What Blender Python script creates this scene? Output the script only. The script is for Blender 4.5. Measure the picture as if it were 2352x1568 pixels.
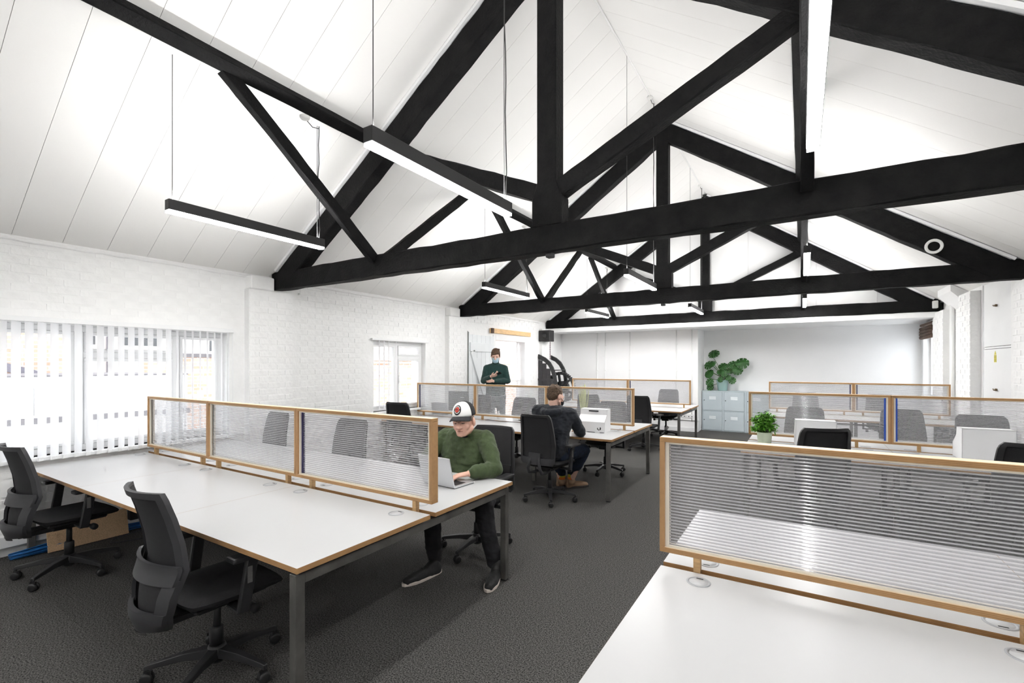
import bpy, bmesh, math, random
from mathutils import Vector, Matrix, Euler, noise
R = math.radians
random.seed(7)
PI = math.pi

# ------------------------------------------------------------------ clear, camera, world, exposure
for o in list(bpy.data.objects):
    bpy.data.objects.remove(o)
SC = bpy.context.scene
COL = SC.collection

FPX, YAW, HORIZON, EYE = 1080.0, 31.6, 837.0, 1.6
cam = bpy.data.cameras.new('camera')
cam.sensor_width = 36.0
cam.lens = FPX / 2352.0 * 36.0
cam.shift_y = (HORIZON - 784.0) / 2352.0
cam.clip_start = 0.05
cam.clip_end = 200
camo = bpy.data.objects.new('camera', cam)
COL.objects.link(camo)
camo.location = (0, 0, EYE)
camo.rotation_euler = (R(90), 0, R(YAW))
SC.camera = camo

SC.view_settings.view_transform = 'Standard'
SC.view_settings.look = 'None'
SC.view_settings.exposure = 2.65
SC.view_settings.gamma = 1.0
SC.view_settings.use_curve_mapping = False

wd = bpy.data.worlds.new('overcast_sky')
SC.world = wd
wd.use_nodes = True
wd.node_tree.nodes['Background'].inputs[0].default_value = (0.93, 0.96, 1.0, 1)
wd.node_tree.nodes['Background'].inputs[1].default_value = .75

LED_DOWN = 14.5     # emission of the lamps' lower diffusers
LED_FAR = 2.0       # extra emission added to the far bay lamps to lift the dim far wall
LED_UP = 20.0        # emission of the upper diffusers

SC.cycles.use_denoising = True
SC.cycles.use_light_tree = False
SC.cycles.adaptive_min_samples = 12
SC.cycles.max_bounces = 8
SC.cycles.diffuse_bounces = 4
SC.cycles.use_adaptive_sampling = True
SC.cycles.adaptive_threshold = .06
SC.cycles.glossy_bounces = 3
SC.cycles.transmission_bounces = 6
SC.cycles.transparent_max_bounces = 40
SC.cycles.caustics_reflective = False
SC.cycles.caustics_refractive = False
SC.cycles.sample_clamp_indirect = 6.0

# ------------------------------------------------------------------ materials
MATS = {}
def nodes_of(name):
    m = bpy.data.materials.new(name)
    m.use_nodes = True
    nt = m.node_tree
    MATS[name] = m
    return m, nt, nt.nodes['Principled BSDF'], nt.nodes['Material Output']

def col4(c):
    return (c[0], c[1], c[2], 1)

def mat(name, c, rough=.5, metal=0.0, var=0.0, vscale=12.0, bump=0.0, bscale=60.0, spec=.5, stretch=(1, 1, 1), sheen=0.0):
    m, nt, b, out = nodes_of(name)
    b.inputs['Roughness'].default_value = rough
    b.inputs['Metallic'].default_value = metal
    b.inputs['Specular IOR Level'].default_value = spec
    if sheen:
        b.inputs['Sheen Weight'].default_value = sheen
    tc = nt.nodes.new('ShaderNodeTexCoord')
    mp = nt.nodes.new('ShaderNodeMapping')
    mp.inputs['Scale'].default_value = stretch
    nt.links.new(tc.outputs['Object'], mp.inputs['Vector'])
    n1 = nt.nodes.new('ShaderNodeTexNoise')
    n1.inputs['Scale'].default_value = vscale
    n1.inputs['Detail'].default_value = 4
    nt.links.new(mp.outputs[0], n1.inputs['Vector'])
    rp = nt.nodes.new('ShaderNodeValToRGB')
    rp.color_ramp.elements[0].position = .3
    rp.color_ramp.elements[1].position = .7
    rp.color_ramp.elements[0].color = col4([max(0, x * (1 - var)) for x in c])
    rp.color_ramp.elements[1].color = col4([min(1, x * (1 + var)) for x in c])
    nt.links.new(n1.outputs['Fac'], rp.inputs['Fac'])
    nt.links.new(rp.outputs[0], b.inputs['Base Color'])
    if bump:
        n2 = nt.nodes.new('ShaderNodeTexNoise')
        n2.inputs['Scale'].default_value = bscale
        n2.inputs['Detail'].default_value = 5
        nt.links.new(mp.outputs[0], n2.inputs['Vector'])
        bp = nt.nodes.new('ShaderNodeBump')
        bp.inputs['Strength'].default_value = bump
        bp.inputs['Distance'].default_value = .01
        nt.links.new(n2.outputs['Fac'], bp.inputs['Height'])
        nt.links.new(bp.outputs[0], b.inputs['Normal'])
    return m

def ply_mat(name, c1, c2, axis, freq=330.0):
    m, nt, b, out = nodes_of(name)
    tc = nt.nodes.new('ShaderNodeTexCoord')
    w = nt.nodes.new('ShaderNodeTexWave')
    w.wave_type = 'BANDS'
    w.bands_direction = axis
    w.inputs['Scale'].default_value = freq / (2 * PI)
    w.inputs['Distortion'].default_value = .6
    w.inputs['Detail'].default_value = 1.0
    nt.links.new(tc.outputs['Object'], w.inputs['Vector'])
    n1 = nt.nodes.new('ShaderNodeTexNoise')
    n1.inputs['Scale'].default_value = 30
    n1.inputs['Detail'].default_value = 3
    nt.links.new(tc.outputs['Object'], n1.inputs['Vector'])
    ad = nt.nodes.new('ShaderNodeMath')
    ad.operation = 'MULTIPLY_ADD'
    ad.inputs[1].default_value = .6
    nt.links.new(w.outputs['Fac'], ad.inputs[0])
    mu = nt.nodes.new('ShaderNodeMath')
    mu.operation = 'MULTIPLY'
    mu.inputs[1].default_value = .4
    nt.links.new(n1.outputs['Fac'], mu.inputs[0])
    nt.links.new(mu.outputs[0], ad.inputs[2])
    rp = nt.nodes.new('ShaderNodeValToRGB')
    rp.color_ramp.elements[0].color = col4(c1)
    rp.color_ramp.elements[1].color = col4(c2)
    nt.links.new(ad.outputs[0], rp.inputs['Fac'])
    nt.links.new(rp.outputs[0], b.inputs['Base Color'])
    b.inputs['Roughness'].default_value = .55
    return m

mat('wall_paint', (.90, .90, .895), .6, var=.035, vscale=2.2, bump=.35, bscale=14)
mat('brick_paint', (.90, .90, .895), .55, var=.03, vscale=5, bump=.5, bscale=18)
mat('plaster', (.91, .91, .912), .7, var=.015, vscale=2, bump=.05, bscale=80)
mat('ceiling_board', (.89, .88, .862), .6, var=.012, vscale=1.2, bump=.04, bscale=50)
mat('backing', (.5, .49, .47), .8, var=.1)
mat('white_paint', (.86, .865, .87), .4, var=.02, vscale=6, bump=.05, bscale=40)
mat('white_pvc', (.88, .885, .89), .3)
mat('door_paint', (.80, .825, .84), .45, var=.02, vscale=6, bump=.06, bscale=40)
mat('laminate', (.56, .562, .566), .32, var=.008, vscale=3, spec=.45)
mat('panel_white', (.86, .865, .87), .5, var=.02, vscale=3)
mat('pipe_paint', (.86, .865, .86), .45)
ply_mat('ply_z', (.30, .155, .06), (.56, .33, .145), 'Z')
ply_mat('ply_y', (.32, .17, .075), (.60, .36, .165), 'Y', 260)
ply_mat('ply_x', (.32, .17, .075), (.60, .36, .165), 'X')
mat('ply_face', (.80, .66, .47), .5, var=.06, vscale=10, stretch=(1, 8, 8))
mat('bead_pale', (.80, .74, .64), .5)
mat('ply_plain', (.56, .36, .17), .5, var=.14, vscale=18, stretch=(1, 1, 6))
mat('pine', (.78, .52, .27), .5, var=.18, vscale=14, stretch=(6, .6, 6))
mat('steel_dark', (.17, .165, .155), .45, metal=.6, var=.25, vscale=9, bump=.05, bscale=120, spec=.5)
mat('black_plastic', (.022, .022, .024), .42, var=.1, bump=.04, bscale=400)
mat('grey_plastic', (.045, .045, .049), .5, var=.1, bump=.05, bscale=300)
mat('mesh_fabric', (.016, .016, .018), .8, var=.25, vscale=220, bump=.3, bscale=350)
mat('seat_fabric', (.014, .014, .016), .9, var=.3, vscale=160, bump=.2, bscale=300)
mat('chrome', (.55, .55, .56), .22, metal=1)
mat('ali', (.72, .73, .75), .38, metal=.75)
mat('laptop_dark', (.03, .03, .033), .4)
mat('rubber', (.018, .018, .019), .45)
mat('lamp_black', (.022, .022, .023), .42)
mat('wire', (.09, .09, .09), .4, metal=.6)
mat('flex', (.02, .02, .02), .5)
mat('rose_white', (.78, .78, .76), .4)
mat('navy_tape', (.035, .03, .10), .4)
mat('blue_tape', (.03, .10, .50), .4)
mat('cable_blue', (.015, .14, .42), .4, var=.3, vscale=30)
mat('cable_dark', (.03, .03, .045), .5)
mat('chipboard', (.62, .42, .25), .8, var=.22, vscale=140, bump=.1, bscale=200)
mat('locker_metal', (.55, .62, .66), .4, var=.02, vscale=5, spec=.5)
mat('locker_slot', (.86, .9, .93), .35)
mat('dark_gap', (.02, .02, .022), .8)
mat('pot_blue', (.34, .50, .48), .5, var=.04)
mat('pot_green', (.58, .64, .49), .55, var=.04)
mat('pot_white', (.8, .8, .78), .5)
mat('soil', (.03, .022, .016), .9)
mat('leaf_dark', (.026, .115, .018), .5, var=.35, vscale=14)
mat('leaf_mid', (.12, .36, .03), .4, var=.4, vscale=20)
mat('leaf_yellow', (.55, .60, .20), .45, var=.25, vscale=20)
mat('stem', (.10, .17, .05), .5)
mat('card_white', (.86, .865, .875), .6)
mat('ink', (.01, .01, .01), .5)
mat('paper_white', (.85, .85, .85), .7)
mat('iron_black', (.02, .02, .021), .5, var=.3, vscale=20, bump=.25, bscale=60)
mat('board_black', (.045, .043, .046), .6, var=.2, vscale=12, bump=.2, bscale=40)
mat('chain', (.09, .03, .04), .5)
mat('sign_yellow', (.75, .66, .08), .5)
mat('brass', (.16, .11, .06), .4, metal=.5)
mat('roman_blind', (.15, .10, .075), .9, var=.3, vscale=20)
mat('monitor_grey', (.16, .17, .17), .5)
mat('socket_white', (.8, .8, .8), .4)
mat('grommet_ring', (.42, .43, .45), .35)
mat('grommet_cap', (.56, .565, .575), .35)
mat('bare_wood', (.30, .27, .23), .8, var=.2, vscale=30)
mat('seam_white', (.8, .8, .8), .5)
mat('coping', (.16, .15, .16), .8)
mat('render_white', (.85, .85, .85), .8)
mat('paving', (.62, .60, .58), .9, var=.1)
mat('glass_dark', (.10, .11, .12), .2)
mat('slate', (.17, .16, .20), .7, var=.15)
mat('concrete_pipe', (.5, .47, .44), .6)
# clothing and skin
mat('skin', (.76, .45, .345), .5, var=.10, vscale=26, bump=.06, bscale=130)
mat('skin_pale', (.74, .47, .37), .5, var=.08, vscale=22)
mat('lip', (.42, .17, .14), .5)
mat('eye_dark', (.05, .03, .025), .3)
mat('hair_brown', (.095, .05, .026), .6, var=.45, vscale=60, bump=.8, bscale=110, stretch=(1, 1, .25))
mat('hair_grey', (.12, .075, .045), .65, var=.5, vscale=70, bump=.9, bscale=120)
mat('hair_stubble', (.30, .22, .17), .7, var=.2, vscale=90)
mat('sweat_green', (.052, .078, .030), .9, var=.16, vscale=30, bump=.25, bscale=90, sheen=.12)
mat('teal_knit', (.010, .045, .040), .9, var=.25, vscale=50, bump=.35, bscale=160, sheen=.2)
mat('hoodie_navy', (.012, .015, .022), .9, var=.25, vscale=30, bump=.25, bscale=90, sheen=.15)
mat('tee_black', (.008, .008, .009), .9)
mat('jeans_black', (.014, .014, .017), .9, var=.5, vscale=10, bump=.25, bscale=60)
mat('jeans_blue', (.012, .022, .045), .9, var=.4, vscale=14, bump=.25, bscale=60)
mat('trouser_grey', (.16, .18, .19), .9, var=.1, vscale=30)
mat('shoe_black', (.02, .02, .021), .7, var=.3, vscale=30, bump=.2, bscale=90)
mat('shoe_sole', (.70, .62, .56), .6)
mat('shoe_grey', (.25, .30, .30), .6)
mat('boot_tan', (.30, .19, .115), .75, var=.18, vscale=16, bump=.15, bscale=60)
mat('boot_sole', (.035, .03, .028), .7)
mat('sock_yellow', (.62, .55, .06), .9)
mat('sock_orange', (.62, .16, .02), .9)
mat('cap_white', (.82, .82, .80), .8, bump=.05, bscale=200)
mat('cap_black', (.028, .028, .031), .85, var=.2, vscale=60, bump=.1, bscale=200)
mat('patch_red', (.55, .05, .03), .7, var=.5, vscale=60)
mat('mask_blue', (.50, .68, .78), .8, var=.03, bump=.05, bscale=80)
mat('mask_black', (.015, .015, .016), .8)
mat('phone', (.015, .015, .017), .2)

def carpet_mat():
    m, nt, b, out = nodes_of('carpet')
    tc = nt.nodes.new('ShaderNodeTexCoord')
    n1 = nt.nodes.new('ShaderNodeTexNoise')
    n1.inputs['Scale'].default_value = 125
    n1.inputs['Detail'].default_value = 4
    nt.links.new(tc.outputs['Object'], n1.inputs['Vector'])
    n1.inputs['Roughness'].default_value = .75
    rp = nt.nodes.new('ShaderNodeValToRGB')
    rp.color_ramp.elements[0].position = .40
    rp.color_ramp.elements[0].color = (.012, .0115, .011, 1)
    rp.color_ramp.elements[1].position = .62
    rp.color_ramp.elements[1].color = (.165, .160, .153, 1)
    nt.links.new(n1.outputs['Fac'], rp.inputs['Fac'])
    nt.links.new(rp.outputs[0], b.inputs['Base Color'])
    b.inputs['Roughness'].default_value = .95
    b.inputs['Specular IOR Level'].default_value = .15
    bp = nt.nodes.new('ShaderNodeBump')
    bp.inputs['Strength'].default_value = .5
    bp.inputs['Distance'].default_value = .004
    nt.links.new(n1.outputs['Fac'], bp.inputs['Height'])
    nt.links.new(bp.outputs[0], b.inputs['Normal'])
carpet_mat()

def beam_mat():
    m, nt, b, out = nodes_of('beam_black')
    tc = nt.nodes.new('ShaderNodeTexCoord')
    n1 = nt.nodes.new('ShaderNodeTexNoise')
    n1.inputs['Scale'].default_value = 9
    n1.inputs['Detail'].default_value = 6
    nt.links.new(tc.outputs['Object'], n1.inputs['Vector'])
    rp = nt.nodes.new('ShaderNodeValToRGB')
    rp.color_ramp.elements[0].position = .3
    rp.color_ramp.elements[0].color = (.0065, .0065, .007, 1)
    rp.color_ramp.elements[1].position = .75
    rp.color_ramp.elements[1].color = (.0135, .0132, .0132, 1)
    nt.links.new(n1.outputs['Fac'], rp.inputs['Fac'])
    # a few paint chips
    n3 = nt.nodes.new('ShaderNodeTexNoise')
    n3.inputs['Scale'].default_value = 7
    n3.inputs['Detail'].default_value = 8
    n3.inputs['Roughness'].default_value = .75
    nt.links.new(tc.outputs['Object'], n3.inputs['Vector'])
    r3 = nt.nodes.new('ShaderNodeValToRGB')
    r3.color_ramp.elements[0].position = .735
    r3.color_ramp.elements[0].color = (0, 0, 0, 1)
    r3.color_ramp.elements[1].position = .755
    r3.color_ramp.elements[1].color = (1, 1, 1, 1)
    nt.links.new(n3.outputs['Fac'], r3.inputs['Fac'])
    mx = nt.nodes.new('ShaderNodeMixRGB')
    mx.inputs['Color2'].default_value = (.16, .14, .125, 1)
    nt.links.new(r3.outputs[0], mx.inputs['Fac'])
    nt.links.new(rp.outputs[0], mx.inputs['Color1'])
    nt.links.new(mx.outputs[0], b.inputs['Base Color'])
    b.inputs['Roughness'].default_value = .6
    b.inputs['Specular IOR Level'].default_value = .10
    n2 = nt.nodes.new('ShaderNodeTexNoise')
    n2.inputs['Scale'].default_value = 45
    n2.inputs['Detail'].default_value = 6
    nt.links.new(tc.outputs['Object'], n2.inputs['Vector'])
    bp = nt.nodes.new('ShaderNodeBump')
    bp.inputs['Strength'].default_value = .5
    bp.inputs['Distance'].default_value = .012
    nt.links.new(n2.outputs['Fac'], bp.inputs['Height'])
    nt.links.new(bp.outputs[0], b.inputs['Normal'])
beam_mat()

def brick_out_mat():
    m, nt, b, out = nodes_of('red_brick')
    tc = nt.nodes.new('ShaderNodeTexCoord')
    mp = nt.nodes.new('ShaderNodeMapping')
    mp.inputs['Rotation'].default_value = (0, R(90), R(90))
    nt.links.new(tc.outputs['Object'], mp.inputs['Vector'])
    sx = nt.nodes.new('ShaderNodeSeparateXYZ')
    nt.links.new(tc.outputs['Object'], sx.inputs[0])
    cx = nt.nodes.new('ShaderNodeCombineXYZ')
    nt.links.new(sx.outputs['Y'], cx.inputs['X'])
    nt.links.new(sx.outputs['Z'], cx.inputs['Y'])
    br = nt.nodes.new('ShaderNodeTexBrick')
    br.inputs['Scale'].default_value = 1.0
    br.inputs['Brick Width'].default_value = .225
    br.inputs['Row Height'].default_value = .075
    br.inputs['Mortar Size'].default_value = .009
    br.inputs['Color1'].default_value = (.55, .33, .24, 1)
    br.inputs['Color2'].default_value = (.70, .50, .40, 1)
    br.inputs['Mortar'].default_value = (.80, .77, .74, 1)
    nt.links.new(cx.outputs[0], br.inputs['Vector'])
    nt.links.new(br.outputs['Color'], b.inputs['Base Color'])
    b.inputs['Roughness'].default_value = .9
brick_out_mat()

def emit_mat(name, c, s):
    m = bpy.data.materials.new(name)
    m.use_nodes = True
    nt = m.node_tree
    nt.nodes.clear()
    e = nt.nodes.new('ShaderNodeEmission')
    e.inputs[0].default_value = col4(c)
    e.inputs[1].default_value = s
    o = nt.nodes.new('ShaderNodeOutputMaterial')
    nt.links.new(e.outputs[0], o.inputs[0])
    MATS[name] = m
emit_mat('led_down', (1, .994, .982), LED_DOWN)
emit_mat('led_up', (1, .994, .982), LED_UP)
emit_mat('led_down_far', (1, .994, .982), LED_DOWN * LED_FAR)

def sheet_mat(name, tint, white, gloss, grough):
    """clear plastic: mostly see-through, a little milky, a little shiny"""
    m = bpy.data.materials.new(name)
    m.use_nodes = True
    nt = m.node_tree
    nt.nodes.clear()
    o = nt.nodes.new('ShaderNodeOutputMaterial')
    t = nt.nodes.new('ShaderNodeBsdfTransparent')
    t.inputs[0].default_value = col4(tint)
    d = nt.nodes.new('ShaderNodeBsdfDiffuse')
    d.inputs[0].default_value = (.9, .9, .91, 1)
    tl = nt.nodes.new('ShaderNodeBsdfTranslucent')
    tl.inputs[0].default_value = (.9, .9, .91, 1)
    m1 = nt.nodes.new('ShaderNodeMixShader')
    m1.inputs[0].default_value = .5
    nt.links.new(d.outputs[0], m1.inputs[1])
    nt.links.new(tl.outputs[0], m1.inputs[2])
    m2 = nt.nodes.new('ShaderNodeMixShader')
    m2.inputs[0].default_value = white
    nt.links.new(t.outputs[0], m2.inputs[1])
    nt.links.new(m1.outputs[0], m2.inputs[2])
    g = nt.nodes.new('ShaderNodeBsdfGlossy')
    g.inputs['Roughness'].default_value = grough
    m3 = nt.nodes.new('ShaderNodeMixShader')
    lw = nt.nodes.new('ShaderNodeLayerWeight')
    pw = nt.nodes.new('ShaderNodeMath')
    pw.operation = 'POWER'
    pw.inputs[1].default_value = 5
    nt.links.new(lw.outputs['Facing'], pw.inputs[0])
    fr = nt.nodes.new('ShaderNodeMath')
    fr.operation = 'MULTIPLY_ADD'
    fr.inputs[1].default_value = .96
    fr.inputs[2].default_value = .04
    nt.links.new(pw.outputs[0], fr.inputs[0])
    mu = nt.nodes.new('ShaderNodeMath')
    mu.operation = 'MULTIPLY'
    mu.inputs[1].default_value = gloss
    nt.links.new(fr.outputs[0], mu.inputs[0])
    nt.links.new(mu.outputs[0], m3.inputs[0])
    nt.links.new(m2.outputs[0], m3.inputs[1])
    nt.links.new(g.outputs[0], m3.inputs[2])
    nt.links.new(m3.outputs[0], o.inputs[0])
    MATS[name] = m
sheet_mat('poly_sheet', (.97, .97, .98), .09, .8, .12)
sheet_mat('poly_rib', (.97, .97, .98), .52, 4.0, .08)
sheet_mat('window_glass', (.98, .99, .99), .0, 1.0, .02)
sheet_mat('blind_fabric', (.9, .9, .9), .93, .0, .5)

# ------------------------------------------------------------------ mesh builder
class MB:
    def __init__(self):
        self.v, self.f, self.m, self.s = [], [], [], []
    def add(self, vs, fs, mi=0, smooth=False, T=None):
        o = len(self.v)
        for p in vs:
            self.v.append(tuple(T @ Vector(p)) if T else tuple(p))
        for f in fs:
            self.f.append([o + i for i in f])
            self.m.append(mi)
            self.s.append(smooth)
        return self
    def box(self, x0, x1, y0, y1, z0, z1, mi=0, T=None, top=None):
        vs = [(x0, y0, z0), (x1, y0, z0), (x1, y1, z0), (x0, y1, z0), (x0, y0, z1), (x1, y0, z1), (x1, y1, z1), (x0, y1, z1)]
        fs = [(0, 3, 2, 1), (4, 5, 6, 7), (0, 1, 5, 4), (1, 2, 6, 5), (2, 3, 7, 6), (3, 0, 4, 7)]
        n = len(self.f)
        self.add(vs, fs, mi, False, T)
        if top is not None:
            self.m[n + 1] = top
            self.m[n] = top
        return self
    def bar(self, p, q, w, h, up=(0, 0, 1), mi=0):
        p, q = Vector(p), Vector(q)
        d = (q - p).normalized()
        up = Vector(up)
        side = d.cross(up)
        if side.length < 1e-6:
            side = d.cross(Vector((1, 0, 0)))
        side.normalize()
        u = side.cross(d).normalized()
        vs = []
        for c in (p, q):
            for a, b in ((-1, -1), (1, -1), (1, 1), (-1, 1)):
                vs.append(c + side * (a * w / 2) + u * (b * h / 2))
        fs = [(3, 2, 1, 0), (4, 5, 6, 7), (0, 1, 5, 4), (1, 2, 6, 5), (2, 3, 7, 6), (3, 0, 4, 7)]
        return self.add(vs, fs, mi)
    def tube(self, path, r, n=8, mi=0, caps=True, smooth=True):
        path = [Vector(p) for p in path]
        rs = r if isinstance(r, (list, tuple)) else [r] * len(path)
        vs, fs = [], []
        prev = None
        for i, p in enumerate(path):
            a = path[max(0, i - 1)]
            b = path[min(len(path) - 1, i + 1)]
            d = (b - a).normalized()
            if prev is None:
                s = d.cross(Vector((0, 0, 1)))
                if s.length < 1e-4:
                    s = d.cross(Vector((1, 0, 0)))
            else:
                s = prev - d * prev.dot(d)
            s.normalize()
            prev = s
            u = s.cross(d)
            for k in range(n):
                t = 2 * PI * k / n
                vs.append(p + (s * math.cos(t) + u * math.sin(t)) * rs[i])
        for i in range(len(path) - 1):
            for k in range(n):
                k2 = (k + 1) % n
                fs.append((i * n + k, i * n + k2, (i + 1) * n + k2, (i + 1) * n + k))
        self.add(vs, fs, mi, smooth)
        if caps:
            o = len(self.v) - len(vs)
            self.f.append([o + k for k in range(n)][::-1]); self.m.append(mi); self.s.append(False)
            self.f.append([o + (len(path) - 1) * n + k for k in range(n)]); self.m.append(mi); self.s.append(False)
        return self
    def lathe(self, prof, n=20, c=(0, 0, 0), mi=0, smooth=True, T=None):
        vs, fs = [], []
        for r, z in prof:
            for k in range(n):
                t = 2 * PI * k / n
                vs.append((c[0] + r * math.cos(t), c[1] + r * math.sin(t), c[2] + z))
        for i in range(len(prof) - 1):
            for k in range(n):
                k2 = (k + 1) % n
                fs.append((i * n + k, i * n + k2, (i + 1) * n + k2, (i + 1) * n + k))
        fs.append(tuple(range(n))[::-1])
        fs.append(tuple((len(prof) - 1) * n + k for k in range(n)))
        return self.add(vs, fs, mi, smooth, T)
    def prism(self, pts, axis, a, b, mi=0, T=None):
        """outline pts (2D) extruded along axis from a to b"""
        def P(u, v, w):
            return {'x': (w, u, v), 'y': (u, w, v), 'z': (u, v, w)}[axis]
        n = len(pts)
        vs = [P(u, v, a) for u, v in pts] + [P(u, v, b) for u, v in pts]
        fs = [tuple(range(n))[::-1], tuple(range(n, 2 * n))]
        for i in range(n):
            j = (i + 1) % n
            fs.append((i, j, n + j, n + i))
        return self.add(vs, fs, mi, False, T)
    def mesh(self, name, mats, bevel=0.0, seg=1, flip=True):
        me = bpy.data.meshes.new(name)
        me.from_pydata(self.v, [], self.f)
        for mm in (mats if isinstance(mats, (list, tuple)) else [mats]):
            me.materials.append(MATS[mm])
        me.polygons.foreach_set('material_index', self.m)
        me.polygons.foreach_set('use_smooth', self.s)
        if flip or bevel:
            bm = bmesh.new()
            bm.from_mesh(me)
            bmesh.ops.recalc_face_normals(bm, faces=bm.faces)
            if bevel:
                es = [e for e in bm.edges if len(e.link_faces) == 2 and e.calc_face_angle(0) > R(35)]
                bmesh.ops.bevel(bm, geom=es, offset=bevel, segments=seg, affect='EDGES', profile=.6, clamp_overlap=True)
            bm.to_mesh(me)
            bm.free()
        me.update()
        return me
    def build(self, name, mats, parent=None, bevel=0.0, seg=1, loc=None):
        return link(name, self.mesh(name, mats, bevel, seg), parent, loc)

def link(name, me, parent=None, loc=None):
    o = bpy.data.objects.new(name, me)
    COL.objects.link(o)
    if parent:
        o.parent = parent
    if loc:
        o.location = loc
    return o

def tag(o, label, cat, group=None):
    o['label'] = label
    o['category'] = cat
    if group:
        o['group'] = group
    return o

def struct(o, label=None):
    o['kind'] = 'structure'
    if label:
        o['label'] = label
    return o

def stuff(o):
    o['kind'] = 'stuff'
    return o

def empty(name, loc=(0, 0, 0), rz=0):
    o = bpy.data.objects.new(name, None)
    o.empty_display_size = .05
    COL.objects.link(o)
    o.location = loc
    o.rotation_euler = (0, 0, rz)
    return o

KIDS = {}
def copy_tree(o, parent=None):
    c = o.copy()
    COL.objects.link(c)
    c.parent = parent
    for ch in o.children:
        copy_tree(ch, c)
    return c

def hewn(p, q, w, h, side=(0, 1, 0), jit=.004, step=.18, mb=None, seed=0):
    """timber from p to q: w along side, h across; chamfered and slightly uneven"""
    rnd = random.Random(seed)
    p, q = Vector(p), Vector(q)
    d = q - p
    L = d.length
    d.normalize()
    s = Vector(side)
    s = (s - d * s.dot(d)).normalized()
    u = s.cross(d)
    n = max(2, int(L / step))
    ch = min(w, h) * .07
    prof = [(-w / 2 + ch, -h / 2), (w / 2 - ch, -h / 2), (w / 2, -h / 2 + ch), (w / 2, h / 2 - ch), (w / 2 - ch, h / 2), (-w / 2 + ch, h / 2), (-w / 2, h / 2 - ch), (-w / 2, -h / 2 + ch)]
    vs, fs = [], []
    for i in range(n + 1):
        c = p + d * (L * i / n)
        for a, b in prof:
            vs.append(c + s * (a + rnd.uniform(-jit, jit)) + u * (b + rnd.uniform(-jit, jit)))
    k = 8
    for i in range(n):
        for j in range(k):
            j2 = (j + 1) % k
            fs.append((i * k + j, i * k + j2, (i + 1) * k + j2, (i + 1) * k + j))
    fs.append(tuple(range(k))[::-1])
    fs.append(tuple(n * k + j for j in range(k)))
    mb = mb or MB()
    return mb.add(vs, fs)

# ------------------------------------------------------------------ the room
LW, RW = -5.65, 2.10          # inner faces of the side walls
RX, EAVE, PITCH = -1.775, 2.69, .675
RIDGE = EAVE + PITCH * (RX - LW)
Y0, YG, YP, YF = -3.2, 11.0, 11.79, 12.62    # back wall, gable, partition, far wall
TRUSS_Y = (3.42, 7.17, 10.82)

fl = MB().box(-6.05, 2.5, Y0 - .3, YF + .3, -.12, 0).build('floor', 'carpet')
struct(fl, 'dark grey flecked office carpet')

def roof_z(x):
    return EAVE + PITCH * (x - LW) if x <= RX else EAVE + PITCH * (RW - .02 - x)

# ceiling: sloped boards, each one a part
ce = MB()
e2 = .09
ce.add([(LW - .4, Y0, roof_z(LW - .4) + .02), (RX, Y0, RIDGE + .03), (RX, YG + .1, RIDGE + .03), (LW - .4, YG + .1, roof_z(LW - .4) + .02),
        (LW - .4, Y0, roof_z(LW - .4) + .02 + e2), (RX, Y0, RIDGE + .03 + e2), (RX, YG + .1, RIDGE + .03 + e2), (LW - .4, YG + .1, roof_z(LW - .4) + .02 + e2)],
       [(0, 1, 2, 3), (7, 6, 5, 4), (0, 4, 5, 1), (1, 5, 6, 2), (2, 6, 7, 3), (3, 7, 4, 0)])
ce.add([(RW + .4, Y0, roof_z(RW + .4) + .02), (RX, Y0, RIDGE + .03), (RX, YG + .1, RIDGE + .03), (RW + .4, YG + .1, roof_z(RW + .4) + .02),
        (RW + .4, Y0, roof_z(RW + .4) + .02 + e2), (RX, Y0, RIDGE + .03 + e2), (RX, YG + .1, RIDGE + .03 + e2), (RW + .4, YG + .1, roof_z(RW + .4) + .02 + e2)],
       [(0, 1, 2, 3), (7, 6, 5, 4), (0, 4, 5, 1), (1, 5, 6, 2), (2, 6, 7, 3), (3, 7, 4, 0)])
ceil = ce.build('ceiling', 'backing')
struct(ceil, 'sloping white boarded ceiling open to the ridge')
BW = .32
def board_mesh(sgn):
    xe = LW - .3 if sgn < 0 else RW + .3
    a, b = (xe, roof_z(xe)), (RX + sgn * .004, RIDGE - .003)
    g = .0014
    t = .018
    vs = []
    for y in (g, BW - g):
        for x, z in (a, b):
            vs += [(x, y, z), (x, y, z + t)]
    # a0 a1 b0 b1 | a0' a1' b0' b1'
    fs = [(0, 2, 6, 4), (1, 5, 7, 3), (0, 4, 5, 1), (2, 3, 7, 6), (0, 1, 3, 2), (4, 6, 7, 5)]
    return MB().add(vs, fs).mesh('ceiling_board', 'ceiling_board')
bmL, bmR = board_mesh(-1), board_mesh(1)
nb = int((YG + .1 - Y0) / BW) + 1
for i in range(nb):
    for me in (bmL, bmR):
        link('ceiling_board', me, ceil, (0, Y0 + .2 + i * BW - .32, 0))

# ---- painted brick walls
BRV = []
def brick_variant(k):
    rnd = random.Random(100 + k)
    L, Hh, D = .2185, .0645, .03
    mb = MB()
    j = lambda a: rnd.uniform(-a, a)
    e = .005
    vs = [(0, -L / 2 + j(.002), -Hh / 2 + j(.002)), (0, L / 2 + j(.002), -Hh / 2 + j(.002)), (0, L / 2 + j(.002), Hh / 2 + j(.002)), (0, -L / 2 + j(.002), Hh / 2 + j(.002))]
    fr = [(D + j(.001), v[1] + (e if v[1] < 0 else -e), v[2] + (e if v[2] < 0 else -e)) for v in vs]
    vs = [(x, y, z) for x, y, z in vs] + fr
    mb.add(vs, [(4, 5, 6, 7), (0, 1, 5, 4), (1, 2, 6, 5), (2, 3, 7, 6), (3, 0, 4, 7)])
    return mb.mesh('brick', 'brick_paint', flip=False)
for k in range(8):
    BRV.append(brick_variant(k))

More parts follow.
